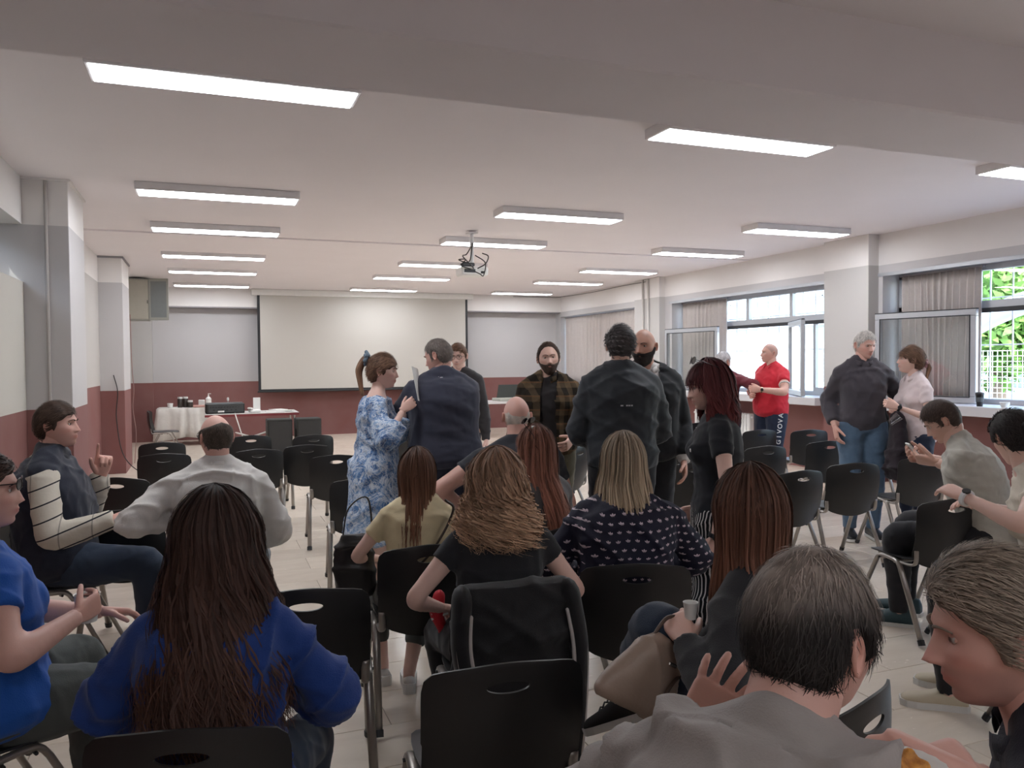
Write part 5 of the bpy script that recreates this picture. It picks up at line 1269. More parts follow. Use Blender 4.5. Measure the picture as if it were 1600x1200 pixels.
# 25 --- right edge man
p25 = person('older man with short grey hair and dark shirt in profile at the right edge', 1568, 985, 1.24, 8, skin='ruddy', hy=22, twist=22, hp=14, side=-20, lean=(4, 16), girth=1.1, spread=.09, face=dict(stubble=.3, full=.3, open=.6, nose=1.25), Lw=('px', 1510, 1240, 1.12), Lh='hold', Lpole=(-1, -.5, -.5), Rw=('px', 1498, 1206, 1.16), Rh='hold', Lfd=(.3, 1, 0), Rfd=(-.2, 1, .1),
    top=dict(mat=dark25, sleeve=.55, collar=True, wr=.008), bottom=dict(mat=dkjeans), shoes=dict(mat=sh_black),
    hair=dict(name='ash_grey', root=(96, 84, 74), tip=(170, 156, 140), shell=dict(thick=.013, line_front=.060, line_side=.012, volume=.8), strands=dict(n=4200, len=.032, flow='back', w=.0014, lift=.3)))
chair_under(p25, 'black chair of the older man at the right edge')
# 23 --- brown hair, black top, crossed leg
p23 = person('woman with long straight brown hair and black top, sitting with crossed legs', 1172, 800, 2.08, 22, fem=True, skin='fair', hy=-24, lean=(2, 6), girth=.98, face=None, Lw=('px', 1072, 1000, 1.95), Lh='relax', Rw=(.02, .32, .72), La=('px', 975, 1082, 2.38), Lk=(-.3, .3, 1), Ra=(.02, .34, .085),
    top=dict(mat=black, sleeve=1.0, hem=-.2, wr=.006, name='top'), bottom=dict(mat=dkjeans), shoes=dict(mat=plain('black_suede', (30, 27, 26), .7), sole=.022, laces=plain('lace_black', (20, 20, 20), .7), tiltL=-28),
    hair=dict(name='brown_ombre', root=(50, 36, 31), tip=(126, 84, 66), shell=dict(thick=.014), long=dict(len=.36, gap=66, w=.088, back=.108, flare=.012, wave=.0025, freq=1.2, n=3000, sw=.0035, vol=.012, frizz=.002, rag=.12, clump=14, kick=.07)))
chair_under(p23, 'black chair of the woman with straight brown hair')
# 21 --- curly
p21 = person('woman with curly light brown hair in a black t-shirt, chair covered by a striped jacket', 776, 758, 3.02, -8, fem=True, skin='fair', lean=(0, 5), girth=1.12, face=False, Lw=('px', 690, 950, 3.1), Lpole=(-1, -.9, .0), Rw=(.24, .22, .62), Lh='hold',
    top=dict(mat=black, sleeve=.40, inf=.016, wr=.006, name='t_shirt'), bottom=dict(mat=blk_tr), shoes=dict(mat=sh_black),
    hair=dict(name='curly_light', root=(102, 78, 64), tip=(180, 146, 118), shell=dict(thick=.022), long=dict(len=.235, gap=68, w=.115, back=.125, flare=.028, wave=.024, freq=3.6, n=2600, sw=.006, vol=.030, frizz=.010, rag=.30, clump=7, kick=.05)))
c21 = chair_under(p21, 'chair hidden under the black jacket with three white stripes')
# 22 --- blonde, printed shirt
p22 = person('woman with straight ash blonde hair in a navy shirt with small pale leaf print', 974, 722, 3.40, -20, fem=True, skin='fair', lean=(2, 8), girth=1.32, belly=.25, face=False, Lw=(-.16, .28, .62), Rw=(.2, .3, .64), Lpole=(-1, -.2, -.6), Rpole=(1, -.2, -.6), spread=.18,
    top=dict(mat=trefm, inf=.022, sleeve=1.0, loose=1.5, wr=.009, hem=-.2, name='printed_shirt'), bottom=dict(mat=track, inf=.02), shoes=dict(mat=sh_white),
    hair=dict(name='ash_blonde', root=(106, 94, 82), tip=(184, 164, 138), shell=dict(thick=.016, ), long=dict(len=.275, gap=64, w=.108, back=.112, flare=.018, wave=.004, freq=1.4, n=2400, sw=.005, vol=.018, frizz=.003, rag=.16, clump=11, kick=.06)))
c22 = chair_under(p22, 'black chair of the woman in the navy leaf-print shirt')
# 19 --- yellow top
p19 = person('woman with long brown hair in a pale yellow t-shirt, seen from behind', 652, 740, 3.74, -4, fem=True, skin='fair', hy=-22, lean=(2, 10), girth=1.12, face=None, Lw=(-.14, .26, .64), Rw=(.14, .28, .64), Lpole=(-1, -.3, -.5), Ra=(-.02, .22, .085), Rk=(.3, .5, 1),
    top=dict(mat=yellow, sleeve=.42, wr=.007, name='t_shirt'), bottom=dict(mat=grey_tr, cut=.9), shoes=dict(mat=sh_white, sole=.05),
    hair=dict(name='chestnut', root=(58, 42, 36), tip=(128, 88, 66), shell=dict(thick=.014), long=dict(len=.37, gap=66, w=.082, back=.112, flare=.012, wave=.005, freq=1.6, n=2200, sw=.005, vol=.012, frizz=.004, rag=.25, clump=8, kick=.08)))
chair_under(p19, 'black chair of the woman in the pale yellow t-shirt')
# 20 --- auburn
p20 = person('woman with long auburn hair sitting beside the curly-haired woman', 836, 702, 4.02, 10, fem=True, skin='fair', hy=22, lean=(0, 4), face=None, Lw=(-.1, .3, .62),
    top=dict(mat=C('grey_top', (96, 92, 92)), sleeve=1.0), bottom=dict(mat=blk_tr), shoes=dict(mat=sh_black),
    hair=dict(name='auburn', root=(66, 44, 38), tip=(166, 112, 92), shell=dict(thick=.014), long=dict(len=.46, gap=64, w=.098, back=.115, flare=.02, wave=.007, freq=2.2, n=2400, sw=.005, vol=.014, frizz=.005, rag=.2, clump=9, kick=.08)))
chair_under(p20, 'black chair of the woman with long auburn hair')
wear_glasses(p20, True, .085, R(35), 'sunglasses', -.035)
# 2 ---- cobalt tee at the left edge
p2 = person('person in a cobalt blue t-shirt with sunglasses pushed up, at the left edge', -28, 770, 2.48, -58, fem=True, skin='ruddy', hy=-28, hp=2, lean=(-4, 4), girth=1.35, belly=.3, face=dict(full=.3), Lw=(-.05, .42, .72), Rw=('px', 122, 962, 2.45), Rh='hold', Rpole=(1, -.4, -.9), Rpn=(-1, 0, .1), spread=.16,
    top=dict(mat=blue_tee, sleeve=.42, inf=.018, wr=.006, name='t_shirt'), bottom=dict(mat=grey_tr), shoes=dict(mat=sh_black), hair=dict(name='dark_brown', root=(40, 29, 25), tip=(70, 50, 42), shell=dict(thick=.016, line_back=-.06), strands=dict(n=1800, len=.04, flow='back', w=.003)))
wear_glasses(p2, True, .022, 0, 'sunglasses', .002)
chair_under(p2, 'black chair of the person in the cobalt t-shirt at the left edge')
# 1 ---- gesturing man
vd = (0.0, .35, -.93)
p1 = person('man in a navy quilted vest over a white windowpane-check shirt, gesturing with one hand', 88, 662, 4.22, -92, skin='ruddy', hy=-12, hp=0, lean=(-6, 4), girth=1.16, belly=.4, face=dict(full=.3, stubble=.15), Rw=('px', 178, 812, 4.05), Rpole=(.3, -1, -.5), Lw=('px', 158, 742, 4.45), Lh='point', Lpole=(-.4, -.3, -1), Lfd=(0, .1, 1), Lpn=(1, .2, 0),
    top=dict(mat=window_check(vd), sleeve=1.0, inf=.014, wr=.006, loose=1.4, collar=True), over=dict(mat=navyvest, sleeve=0, inf=.034, wr=.008, name='vest', collar=True), bottom=dict(mat=dkjeans), shoes=dict(mat=sh_black),
    hair=dict(name='dark_brown_short', root=(50, 38, 32), tip=(84, 66, 56), shell=dict(thick=.014, line_front=.058), strands=dict(n=2200, len=.04, flow='back', w=.003)))
chair_under(p1, 'black chair of the gesturing man in the navy vest')
# 4 ---- bald man white shirt
p4 = person('bald man in a white shirt resting his arm on the next chair, seen from behind', 337, 683, 4.12, -2, skin='ruddy', hy=26, lean=(2, 8), girth=1.1, face=dict(), Lw=('px', 272, 806, 4.1), Lpole=(-1, -.9, .0), Rw=(.18, .3, .62),
    top=dict(mat=shirtw, sleeve=1.0, inf=.020, wr=.009, collar=True, loose=1.4, name='shirt'), bottom=dict(mat=C('pale_jeans', (150, 158, 166))), shoes=dict(mat=sh_black),
    hair=dict(name='brown_fringe', root=(62, 54, 48), tip=(86, 76, 68), shell=dict(thick=.007, line_front=.2, top_bald=(-.2, .040, .055, .082)), strands=dict(n=900, len=.014, flow='down', w=.002), brows=True))
wear_glasses(p4)
chair_under(p4, 'black chair of the bald man in the white shirt')
# 8 ---- older bald
p8 = person('older bald man with a thin white fringe and dark shirt, seated beside the low table', 807, 650, 4.72, -10, skin='ruddy', lean=(2, 8), girth=1.15, face=False, Lw=('px', 728, 795, 4.75), Lpole=(-1, -.4, -.2), Rw=(.15, .3, .65), spread=.2,
    top=dict(mat=C('slate_cotton', (52, 54, 60)), sleeve=.42, collar=False, name='t_shirt'), bottom=dict(mat=jeans), shoes=dict(mat=sh_black),
    hair=dict(name='white_fringe', root=(168, 158, 150), tip=(190, 182, 174), shell=dict(thick=.002, line_front=.2, top_bald=(-.2, .03, .035, .01)), strands=dict(n=300, len=.008, flow='down', w=.0015)))
chair_under(p8, 'black chair of the older bald man')
# 5 ---- floral dress
p5 = person('woman in a blue and white floral dress with a ponytail and scrunchie, holding a paper', 597, 580, 5.32, -104, sit=False, fem=True, skin='fair', hp=6, hy=-4, girth=1.05, belly=.3, face=dict(), Lw=('px', 637, 626, 5.35), Rw=('px', 630, 640, 5.15), Lh='hold', Rh='hold', Lpole=(-.3, -.6, -1), Rpole=(.5, -.6, -1), Rfd=(-.2, 1, .5), Lfd=(.2, 1, .5),
    top=dict(mat=floral(), sleeve=.78, inf=.024, loose=2.0, wr=.012, hem=-.2, drape=(.95, .42, .21, .27), name='dress', neck=.93), shoes=dict(mat=sh_white),
    hair=dict(name='brown_tail', root=(66, 48, 42), tip=(140, 108, 84), shell=dict(thick=.014, line_front=.045), strands=dict(n=1800, len=.05, flow='back', w=.003), tail=dict(pts=[(0, -.085, .07), (0, -.125, .075), (0, -.165, .0), (0, -.16, -.08), (0, -.145, -.17)], r=.032)))
sc = MB()
for k in range(7):
    a = k*.9; v_, f_ = tube(smooth_path([np.array([.028*math.cos(a), -.112+.012*math.sin(a*1.7), .078+.03*math.sin(a)]), np.array([.04*math.cos(a+.5), -.12, .08+.045*math.sin(a+.5)]), np.array([.028*math.cos(a+1), -.112, .078+.03*math.sin(a+1)])], 4), .013, 8); sc.add(p5['toh'](v_), f_)
sc.build('scrunchie', MATS.get('scr') or plain('scrunchie_cloth', (110, 126, 140), .8, var=.5, scale=40), p5['E'], smooth=True)
# 6 ---- dark suit
p6 = person('broad man in a dark navy suit seen from behind, head turned left and bowed', 686, 556, 5.42, -2, sit=False, skin='ruddy', hy=48, hp=20, lean=(2, 8), girth=1.2, belly=.35, face=dict(full=.4), Lw=('px', 655, 640, 5.7), Lpole=(-1, -.5, -.7), Rw=('px', 670, 645, 5.85), Rpole=(1, -.3, -.6), Lh='hold', Rh='hold',
    top=dict(mat=shirtw, sleeve=1.0, inf=.010, collar=True, name='shirt'), over=dict(mat=navys, sleeve=.93, inf=.030, hem=-.30, neck=.965, wr=.006, loose=1.3, name='suit_jacket', flare=lambda t: .035*max(0, .1-t)), bottom=dict(mat=navys), shoes=dict(mat=sh_black),
    hair=dict(name='salt_pepper', root=(84, 76, 72), tip=(120, 112, 106), shell=dict(thick=.009, line_front=.07), strands=dict(n=1500, len=.02, flow='down', w=.002)))
# 7 ---- partly hidden man with glasses
p7 = person('man with glasses mostly hidden behind the suited man', 716, 556, 7.5, 150, sit=False, skin='fair', hp=12, face=dict(), top=dict(mat=C('dark_grey_top', (60, 58, 60)), sleeve=1.0), bottom=dict(mat=blk_tr), shoes=dict(mat=sh_black), hair=dict(name='mid_brown', root=(84, 62, 50), tip=(110, 84, 66), shell=dict(thick=.012), strands=dict(n=600, len=.03, flow='side', w=.004)))
wear_glasses(p7)
# 9 ---- plaid
p9 = person('bearded man in an open brown plaid shirt smiling towards the right', 857, 560, 5.95, 146, sit=False, skin='mid', hy=14, hp=2, hr=4, lean=(0, 3), girth=1.08, belly=.1, face=dict(open=.75), Lw=('px', 893, 688, 5.65), Lh='relax', Lpole=(-.4, -1, .1), Rw=(.30, .0, .82),
    top=dict(mat=C('dark_tee', (44, 40, 40)), sleeve=.3, inf=.010, name='t_shirt'), over=dict(mat=plaid(), sleeve=.84, inf=.028, hem=-.28, loose=1.3, wr=.007, name='plaid_shirt', collar=True, cut=lambda c: abs(c[0]+.02) < .055 and c[1] > .02), bottom=dict(mat=palepants), shoes=dict(mat=sh_black),
    hair=dict(name='dark_brown_short', root=(50, 38, 32), tip=(84, 66, 56), shell=dict(thick=.012, line_front=.090, line_side=.02), strands=dict(n=1500, len=.025, flow='back', w=.003)), beard=dict(name='beard_brown', root=(62, 48, 42), thick=.007))
wear_watch(p9, 'L')
# 10 --- black jacket back
p10 = person('man in a black softshell jacket seen squarely from behind', 969, 540, 4.90, -16, sit=False, skin='mid', hy=-6, lean=(0, 4), girth=1.12, face=False, Lw=(-.12, .30, 1.12), Rw=(.12, .30, 1.12), Lpole=(-.6, -.4, -1), Rpole=(.6, -.4, -1), Lh='hold', Rh='hold',
    over=dict(mat=blackj, sleeve=1.0, inf=.026, hem=-.22, loose=1.35, wr=.008, name='jacket', collar=True), bottom=dict(mat=blk_tr), shoes=dict(mat=sh_black),
    hair=dict(name='dark_grey_curls', root=(54, 50, 50), tip=(92, 88, 88), shell=dict(thick=.017, rough=.006), strands=dict(n=2200, len=.026, flow='side', w=.003, lift=.6)))
# 11 --- bald bearded
p11 = person('bald man with a thick dark beard, black blazer and white shirt, facing the camera', 1006, 541, 5.35, 160, sit=False, skin='tan', hy=-28, hp=6, lean=(0, 3), girth=1.15, belly=.2, face=dict(scalp=.35), Lw=(-.24, .12, .92), Rw=(.15, .25, 1.05),
    top=dict(mat=shirtw, sleeve=1.0, inf=.010, collar=True, name='shirt'), over=dict(mat=C('black_wool', (30, 31, 35), .85, .3), sleeve=.94, inf=.028, hem=-.42, loose=1.2, name='blazer', neck=.96, flare=lambda t: .05*max(0, .1-t), cut=lambda c: c[1] > .04 and c[2] > 1.15 and abs(c[0]) < (c[2]-1.15)*.22), bottom=dict(mat=blk_tr), shoes=dict(mat=sh_black),
    hair=dict(name='shaved', root=(70, 56, 50), tip=(70, 56, 50), shell=dict(thick=.0015, line_front=.2, top_bald=(-.2, .0, .0, .0)), brows=True), beard=dict(name='beard_black', root=(38, 32, 31), thick=.013))
# 12 --- red hair woman
p12 = person('standing woman with dark red hair, black t-shirt and striped trousers, looking down', 1108, 603, 3.80, 62, sit=False, fem=True, skin='fair', hy=6, hp=14, lean=(0, 4), girth=1.08, face=dict(open=.6), Lw=('px', 1116, 842, 3.55), Lh='relax', Lpole=(-1, -.5, 0), Rw=(.2, .1, .85),
    top=dict(mat=C('black_jersey', (32, 34, 40), .8, .3), sleeve=.42, inf=.014, hem=-.22, wr=.006, name='t_shirt'), bottom=dict(mat=strp, inf=.03, bag=.05, wr=.008), shoes=dict(mat=sh_black),
    hair=dict(name='dark_red', root=(62, 34, 36), tip=(92, 40, 40), shell=dict(thick=.014, line_front=.050), long=dict(len=.22, gap=66, w=.105, back=.125, flare=.0, wave=.008, freq=2.4, n=2400, sw=.005, vol=.018, frizz=.006, rag=.2, clump=9)))
wear_glasses(p12, True, .085, R(30), 'sunglasses', -.035); wear_watch(p12, 'L', m_dark)
# 13 --- leaning grey hair
p13 = person('grey-haired man in a maroon jacket leaning on the window sill', 1130, 548, 9.7, -28, sit=False, skin='ruddy', hy=-50, lean=(12, 22), face=dict(), H=1.80, Lw=(-.1, .42, 1.12), Rw=('px', 1176, 612, 9.6), Rh='grip', top=dict(mat=maroon, sleeve=1.0, inf=.022, collar=True, collar_mat=C('red_collar', (190, 50, 60)), name='jacket'), bottom=dict(mat=dkjeans), shoes=dict(mat=sh_black),
    hair=dict(name='silver', root=(150, 146, 148), tip=(190, 186, 186), shell=dict(thick=.012, line_front=.06), strands=dict(n=800, len=.03, flow='down', w=.004)))
# 14 --- red polo
p14 = person('man with a shaved head in a bright red polo shirt and navy track trousers', 1203, 552, 9.45, 96, sit=False, skin='ruddy', hy=-22, lean=(-4, 2), girth=1.12, belly=.3, face=dict(full=.2, scalp=.55), Lw=('px', 1188, 609, 9.15), Rw=('px', 1178, 618, 9.5), Lh='hold', Rh='hold', Lpole=(-1, -.8, -.4),
    top=dict(mat=red, sleeve=.46, inf=.018, collar=True, hem=-.24, name='polo_shirt'), bottom=dict(mat=navyt, inf=.022), shoes=dict(mat=sh_black),
    hair=None)
wear_watch(p14, 'L')
# 15 --- dark sweater, jeans
p15 = person('white-haired man in charcoal pullover and blue jeans, hand in his pocket', 1351, 539, 7.0, 152, sit=False, skin='ruddy', hy=20, hp=14, lean=(0, 3), girth=1.0, belly=.12, face=dict(full=.3, stubble=.1), Rw=(.245, .06, 1.0), Rpole=(.25, -1, 0), Rh='relax', Rfd=(-.1, .1, -1), Lw=(-.32, -.02, .95), Lpole=(-1, -.6, 0),
    top=dict(mat=charc, sleeve=.93, inf=.015, loose=1.7, collar=True, wr=.008, hem=-.1, name='pullover'), bottom=dict(mat=jeans, inf=.02), shoes=dict(mat=sh_black),
    hair=dict(name='white_short', root=(158, 152, 148), tip=(200, 196, 190), shell=dict(thick=.012, line_front=.066), strands=dict(n=1100, len=.022, flow='down', w=.003)))
# 16 --- pale polo woman
p16 = person('slim woman in a pale pink polo shirt with a low ponytail, hands clasped', 1424, 563, 6.8, 74, sit=False, fem=True, skin='fair', hy=-24, hp=-4, lean=(0, 4), girth=.95, face=dict(), Lw=('px', 1402, 636, 6.6), Rw=('px', 1400, 641, 6.9), Lh='hold', Rh='hold', Lpole=(-.5, -1, -.5), Rpole=(.5, -1, -.5),
    top=dict(mat=pinkp, sleeve=.50, inf=.016, collar=True, hem=-.26, name='polo_shirt', loose=1.5), bottom=dict(mat=navyt), shoes=dict(mat=sh_white),
    hair=dict(name='brown_tail', root=(66, 48, 42), tip=(140, 108, 84), shell=dict(thick=.016, line_front=.035), strands=dict(n=1500, len=.06, flow='back', w=.003), tail=dict(pts=[(0, -.09, -.01), (0, -.125, -.02), (0, -.14, -.06), (0, -.13, -.11), (0, -.12, -.16)], r=.026)))
sc = MB()
for k in range(5):
    a = k*1.25; v_, f_ = tube([np.array([.02*math.cos(a), -.118, -.02+.025*math.sin(a)]), np.array([.028*math.cos(a+.6), -.12, -.02+.03*math.sin(a+.6)])], .012, 8); sc.add(p16['toh'](v_), f_)
sc.build('scrunchie', plain('dusty_pink', (170, 130, 136), .8), p16['E'], smooth=True); wear_watch(p16, 'L', m_dark)
# 17 --- crouched man with phone
p17 = person('man in a stone grey t-shirt bent forward over his phone', 1474, 650, 4.72, 34, skin='mid', hy=10, hp=36, lean=(8, 27), girth=1.12, face=dict(open=.5), Lw=('px', 1462, 722, 4.90), Rw=('px', 1450, 716, 5.05), Lh='hold', Rh='hold', Lpole=(-.6, -1, -.2), Rpole=(.6, -1, -.2), Lfd=(.1, 1, 0), Rfd=(-.1, 1, 0), Lpn=(.6, 0, .6), Rpn=(-.6, 0, .6),
    top=dict(mat=beiget, sleeve=.5, inf=.018, wr=.008, name='t_shirt'), bottom=dict(mat=blk_tr), shoes=dict(mat=sh_teal, laces=plain('lace_black', (20, 20, 20), .7)),
    hair=dict(name='dark_fade', root=(52, 42, 38), tip=(84, 68, 60), shell=dict(thick=.010, line_front=.058, volume=.8), strands=dict(n=1500, len=.022, flow='fwd', w=.002)))
chair_under(p17, 'chair under the crouched man in the stone grey t-shirt')
# 18 --- cream top, right edge
p18 = person('woman in a cream top and black trousers bent forward at the right edge', 1585, 684, 3.62, 40, fem=True, skin='fair', hp=26, hy=-62, lean=(6, 22), girth=1.05, face=None, Lw=('px', 1506, 776, 3.45), Rw=('px', 1528, 790, 3.9), Lpole=(-.8, -.6, -.3), Rpole=(.6, -.6, -.3),
    top=dict(mat=cream, sleeve=.34, inf=.014, wr=.008, name='top'), bottom=dict(mat=blk_tr), shoes=dict(mat=sh_cream, sole=.03), La=(-.14, .45, .085), Ra=(.1, .40, .085),
    hair=dict(name='black', root=(34, 30, 30), tip=(48, 42, 40), shell=dict(thick=.016), strands=dict(n=1800, len=.05, flow='back', w=.003), tail=dict(pts=[(0, -.09, .0), (0, -.12, .01), (.01, -.15, -.01), (0, -.14, -.05)], r=.036)))
wear_watch(p18, 'L', m_white_metal)
chair_under(p18, 'dark chair of the woman in the cream top at the right edge')
# ================================================================== THINGS PEOPLE HOLD OR HANG
def hand_w(info, key, off=(0, 0, 0)):
    W, f, m_ = info['J']['hand'+key]; x = np.cross(f, -m_); p = W+f*off[0]+m_*off[1]+x*off[2]
    return world_of(info, p)
def W3(px, py, d): return at_depth(px, py, d)
# paper held by the woman in the dress
pw = (hand_w(p5, 'L', (.12, .03, 0))+hand_w(p5, 'R', (.12, .03, 0)))/2
o = MB().box(-.085, .085, -.001, .001, -.10, .13).build('paper_sheet', m_whitepl); o.location = pw+np.array([0, 0, .05]); o.rotation_euler = (R(-12), R(6), R(62)); tag(o, 'sheet of white paper held by the woman in the floral dress', 'paper')
# phone of the crouched man
pw = (hand_w(p17, 'L', (.10, .03, 0))+hand_w(p17, 'R', (.10, .03, 0)))/2
ph = empty('phone', pw+np.array([0, 0, .01]), R(62), 'smartphone with pale case held by the crouched man', 'phone')
b_ = MB().box(-.038, .038, -.005, .005, -.08, .08, bev=.004).build('case', m_whitepl, ph); MB().box(-.035, .035, -.0068, -.0052, -.075, .075).build('screen', m_dark, ph); ph.rotation_euler = (R(-40), 0, R(62))
# cup of the person in cobalt
pw = hand_w(p2, 'R', (.08, .035, 0))
cu = empty('paper_cup', pw+np.array([0, 0, -.03]), 0, 'white paper cup with dark coffee held by the person in the cobalt t-shirt', 'cup')
MB().lathe([(.028, -.03), (.038, .055), (.040, .058), (.036, .056), (.027, -.024)], 0, 0, 22).build('cup', m_whitepl, cu, smooth='auto'); MB().lathe([(.0345, .044), (.0345, .046)], 0, 0, 20).build('coffee', plain('coffee', (50, 30, 20), .2), cu)
# bowl with snack at the bottom right edge
bp_ = at_depth(1408, 1212, 1.08)
pl = empty('paper_bowl', bp_, 0, 'white paper bowl with a golden pastry held at the bottom right edge', 'bowl')
V = []; k = 40
for (r, z, w) in ((.030, -.03, 0), (.050, .0, .2), (.060, .012, 1), (.062, .014, 1), (.058, .012, 1), (.048, .002, .2), (.028, -.026, 0)):
    for i in range(k): a = i*2*PI/k; rr_ = r+.0012*w*math.cos(a*20); V.append((rr_*math.cos(a), rr_*math.sin(a), z))
F = [(j*k+i, j*k+(i+1) % k, (j+1)*k+(i+1) % k, (j+1)*k+i) for j in range(6) for i in range(k)]+[tuple(range(k))[::-1], tuple(6*k+i for i in range(k))]
MB().add(V, F).build('bowl', m_whitepl, pl, smooth='auto')
g = np.random.default_rng(4); V, F = ico(4); V = V*np.array([.030, .024, .020]); V = V+nrm_rows(V)*(.004*np.sin(V@np.array([210., 90, 40]))+.003*np.sin(V@np.array([-80., 260, 120])))[:, None]+np.array([.008, 0, .010])
t = NT('pastry').set(.6, 0, .4); t.color(t.ramp(t.noise(60, 4), [(.3, lin((150, 88, 40))), (.6, lin((214, 150, 70)))])); t.bump(t.noise(120, 3), .5, .003)
tag(MB().add(V, F).build('pastry', t.m, smooth=True), 'golden brown pastry lying in the white paper bowl', 'pastry').location = bp_
# black jacket with three white stripes hung over the chair of the curly-haired woman
m_jack = C('black_tricot', (36, 35, 37), .6, .5); m_str = plain('stripe_white', (196, 188, 184), .6)
jk = empty('striped_jacket', c21.location, c21.rotation_euler[2], 'black sports jacket with three white stripes hanging over a chair back', 'jacket')
rg = []
for (z, w, y, d) in ((.845, .15, -.275, .025), (.84, .20, -.275, .05), (.80, .222, -.275, .060), (.70, .228, -.28, .065), (.55, .225, -.275, .065), (.40, .215, -.28, .060), (.26, .205, -.285, .055), (.16, .19, -.29, .045), (.13, .15, -.29, .03)):
    rg.append((np.array([0, y, z]), np.array([w, 0, 0]), np.array([0, d, 0])))
Vj, Fj = remesh([ellipse_loft(rg[::-1], 28)], .012, 2, .018, 11, 1.4); MB().add(Vj, Fj).build('jacket_body', m_jack, jk, smooth=True)
for sx in (-1, 1):
    sl = smooth_path([(sx*.19, -.30, .79), (sx*.205+.01, -.315, .62), (sx*.18+.03, -.325, .42), (sx*.14+.05, -.335, .24)], 8)
    V, F = tube(sl, np.linspace(.058, .046, len(sl)), 12, flat=(1, .62)); MB().add(V, F).build('sleeve', m_jack, jk, smooth=True)
    for q in (-1, 0, 1):
        st = [p+np.array([q*.021-sx*.006, -.0400+.004*abs(q), 0]) for p in sl[2:-1]]
        V, F = tube(st, .0075, 6, flat=(1, 1)); MB().add(V, F).build('stripe', m_str, jk, smooth=True)
# red and white scarf-like cloth by her elbow
rb = empty('red_cloth', W3(686, 965, 3.12), 0, 'small red and white cloth hanging by the elbow of the curly-haired woman', 'cloth')
V, F = tube(smooth_path([(0, 0, .08), (-.01, 0, .02), (.01, 0, -.04), (.012, 0, -.09)], 5), [.030, .032, .034, .036, .036, .034, .032, .03, .028, .026, .024, .02, .018, .015, .01, .006], 10, flat=(.9, .8)); MB().add(V, F).build('cloth', plain('scarlet', (196, 34, 48), .7), rb, smooth=True)
for z in (.02, .0): MB().tube([(-.034, -.011, z), (0, -.015, z+.012), (.034, -.011, z+.016)], .0045, 6).build('band', m_whitepl, rb)
# black bag behind the yellow woman
bg = empty('shoulder_bag', W3(556, 880, 3.75), R(-8), 'black leather shoulder bag hanging at the left side of the yellow-topped woman', 'bag')
V, F = remesh([ellipse_loft([(np.array([0, 0, z]), np.array([w, 0, 0]), np.array([0, d, 0])) for z, w, d in ((-.15, .07, .03), (-.13, .095, .045), (-.05, .10, .055), (.05, .09, .05), (.12, .07, .035), (.14, .05, .02))], 20)], .010, 2, .012, 3); MB().add(V, F).build('body', plain('black_leather', (36, 34, 35), .35, bump=.3, bscale=60), bg, smooth=True)
MB().tube(smooth_path([(-.06, 0, .12), (-.03, .0, .26), (.06, .03, .30), (.08, 0, .12)], 6), .008, 6, flat=(1, .5)).build('strap', plain('black_leather', (36, 34, 35), .35), bg, smooth=True)
# dark strap across the yellow back
c_, r_, f_ = spine_at(p19['sp'], .62); pts = []
for t_, x_ in ((.98, .10), (.9, .135), (.75, .11), (.6, .07), (.45, .02), (.3, -.05)):
    c_, r_, f_ = spine_at(p19['sp'], t_); pts.append(c_+r_*x_*1.05-f_*(.128+.006*(t_ < .8)))
o = MB().tube(smooth_path(pts, 5), .019, 8, flat=(1, .3)).build('bag_strap', plain('brown_strap', (66, 54, 46), .6), p19['E'], smooth=True)
# beige handbag on the lap of the brown-haired woman
hb = empty('handbag', W3(1015, 1052, 1.98), R(10), 'beige leather handbag with brown trim on the lap of the woman with crossed legs', 'handbag')
V, F = remesh([ellipse_loft([(np.array([x, 0, z]), np.array([w, 0, 0]), np.array([0, d, 0])) for z, w, d, x in ((-.12, .13, .030, -.03), (-.10, .145, .045, -.03), (-.03, .14, .055, -.01), (.05, .115, .05, .015), (.10, .09, .035, .03), (.115, .07, .02, .03))], 22)], .008, 2, .006, 4); MB().add(V, F).build('body', plain('taupe_leather', (150, 130, 116), .45, bump=.2, bscale=90), hb, smooth=True)
MB().tube(smooth_path([(.06, -.057, -.11), (.03, -.060, -.05), (.05, -.056, .02), (.12, -.03, .05)], 6), .008, 6, flat=(1, .5)).build('trim', plain('brown_trim', (78, 58, 48), .5), hb, smooth=True)
MB().box(.0, .035, -.058, -.050, .045, .056, bev=.003).build('clasp', plain('clasp_metal', (210, 206, 200), .2, metal=.9), hb)
MB().tube(smooth_path([(-.05, 0, .08), (-.02, 0, .17), (.06, 0, .18), (.09, 0, .09)], 6), .006, 6).build('handle', plain('brown_trim', (78, 58, 48), .5), hb, smooth=True)
hb.rotation_euler = (0, R(32), R(10)); hb.scale = (.84, .84, .84)
# little glossy thing next to her hand
cu = empty('espresso_cup', W3(1079, 948, 2.0), 0, 'white paper cup held beside the hand of the woman with crossed legs', 'cup')
MB().lathe([(.014, -.03), (.0185, .010), (.0195, .012), (.017, .010), (.013, -.026)], 0, 0, 18).build('cup', m_whitepl, cu, smooth='auto')
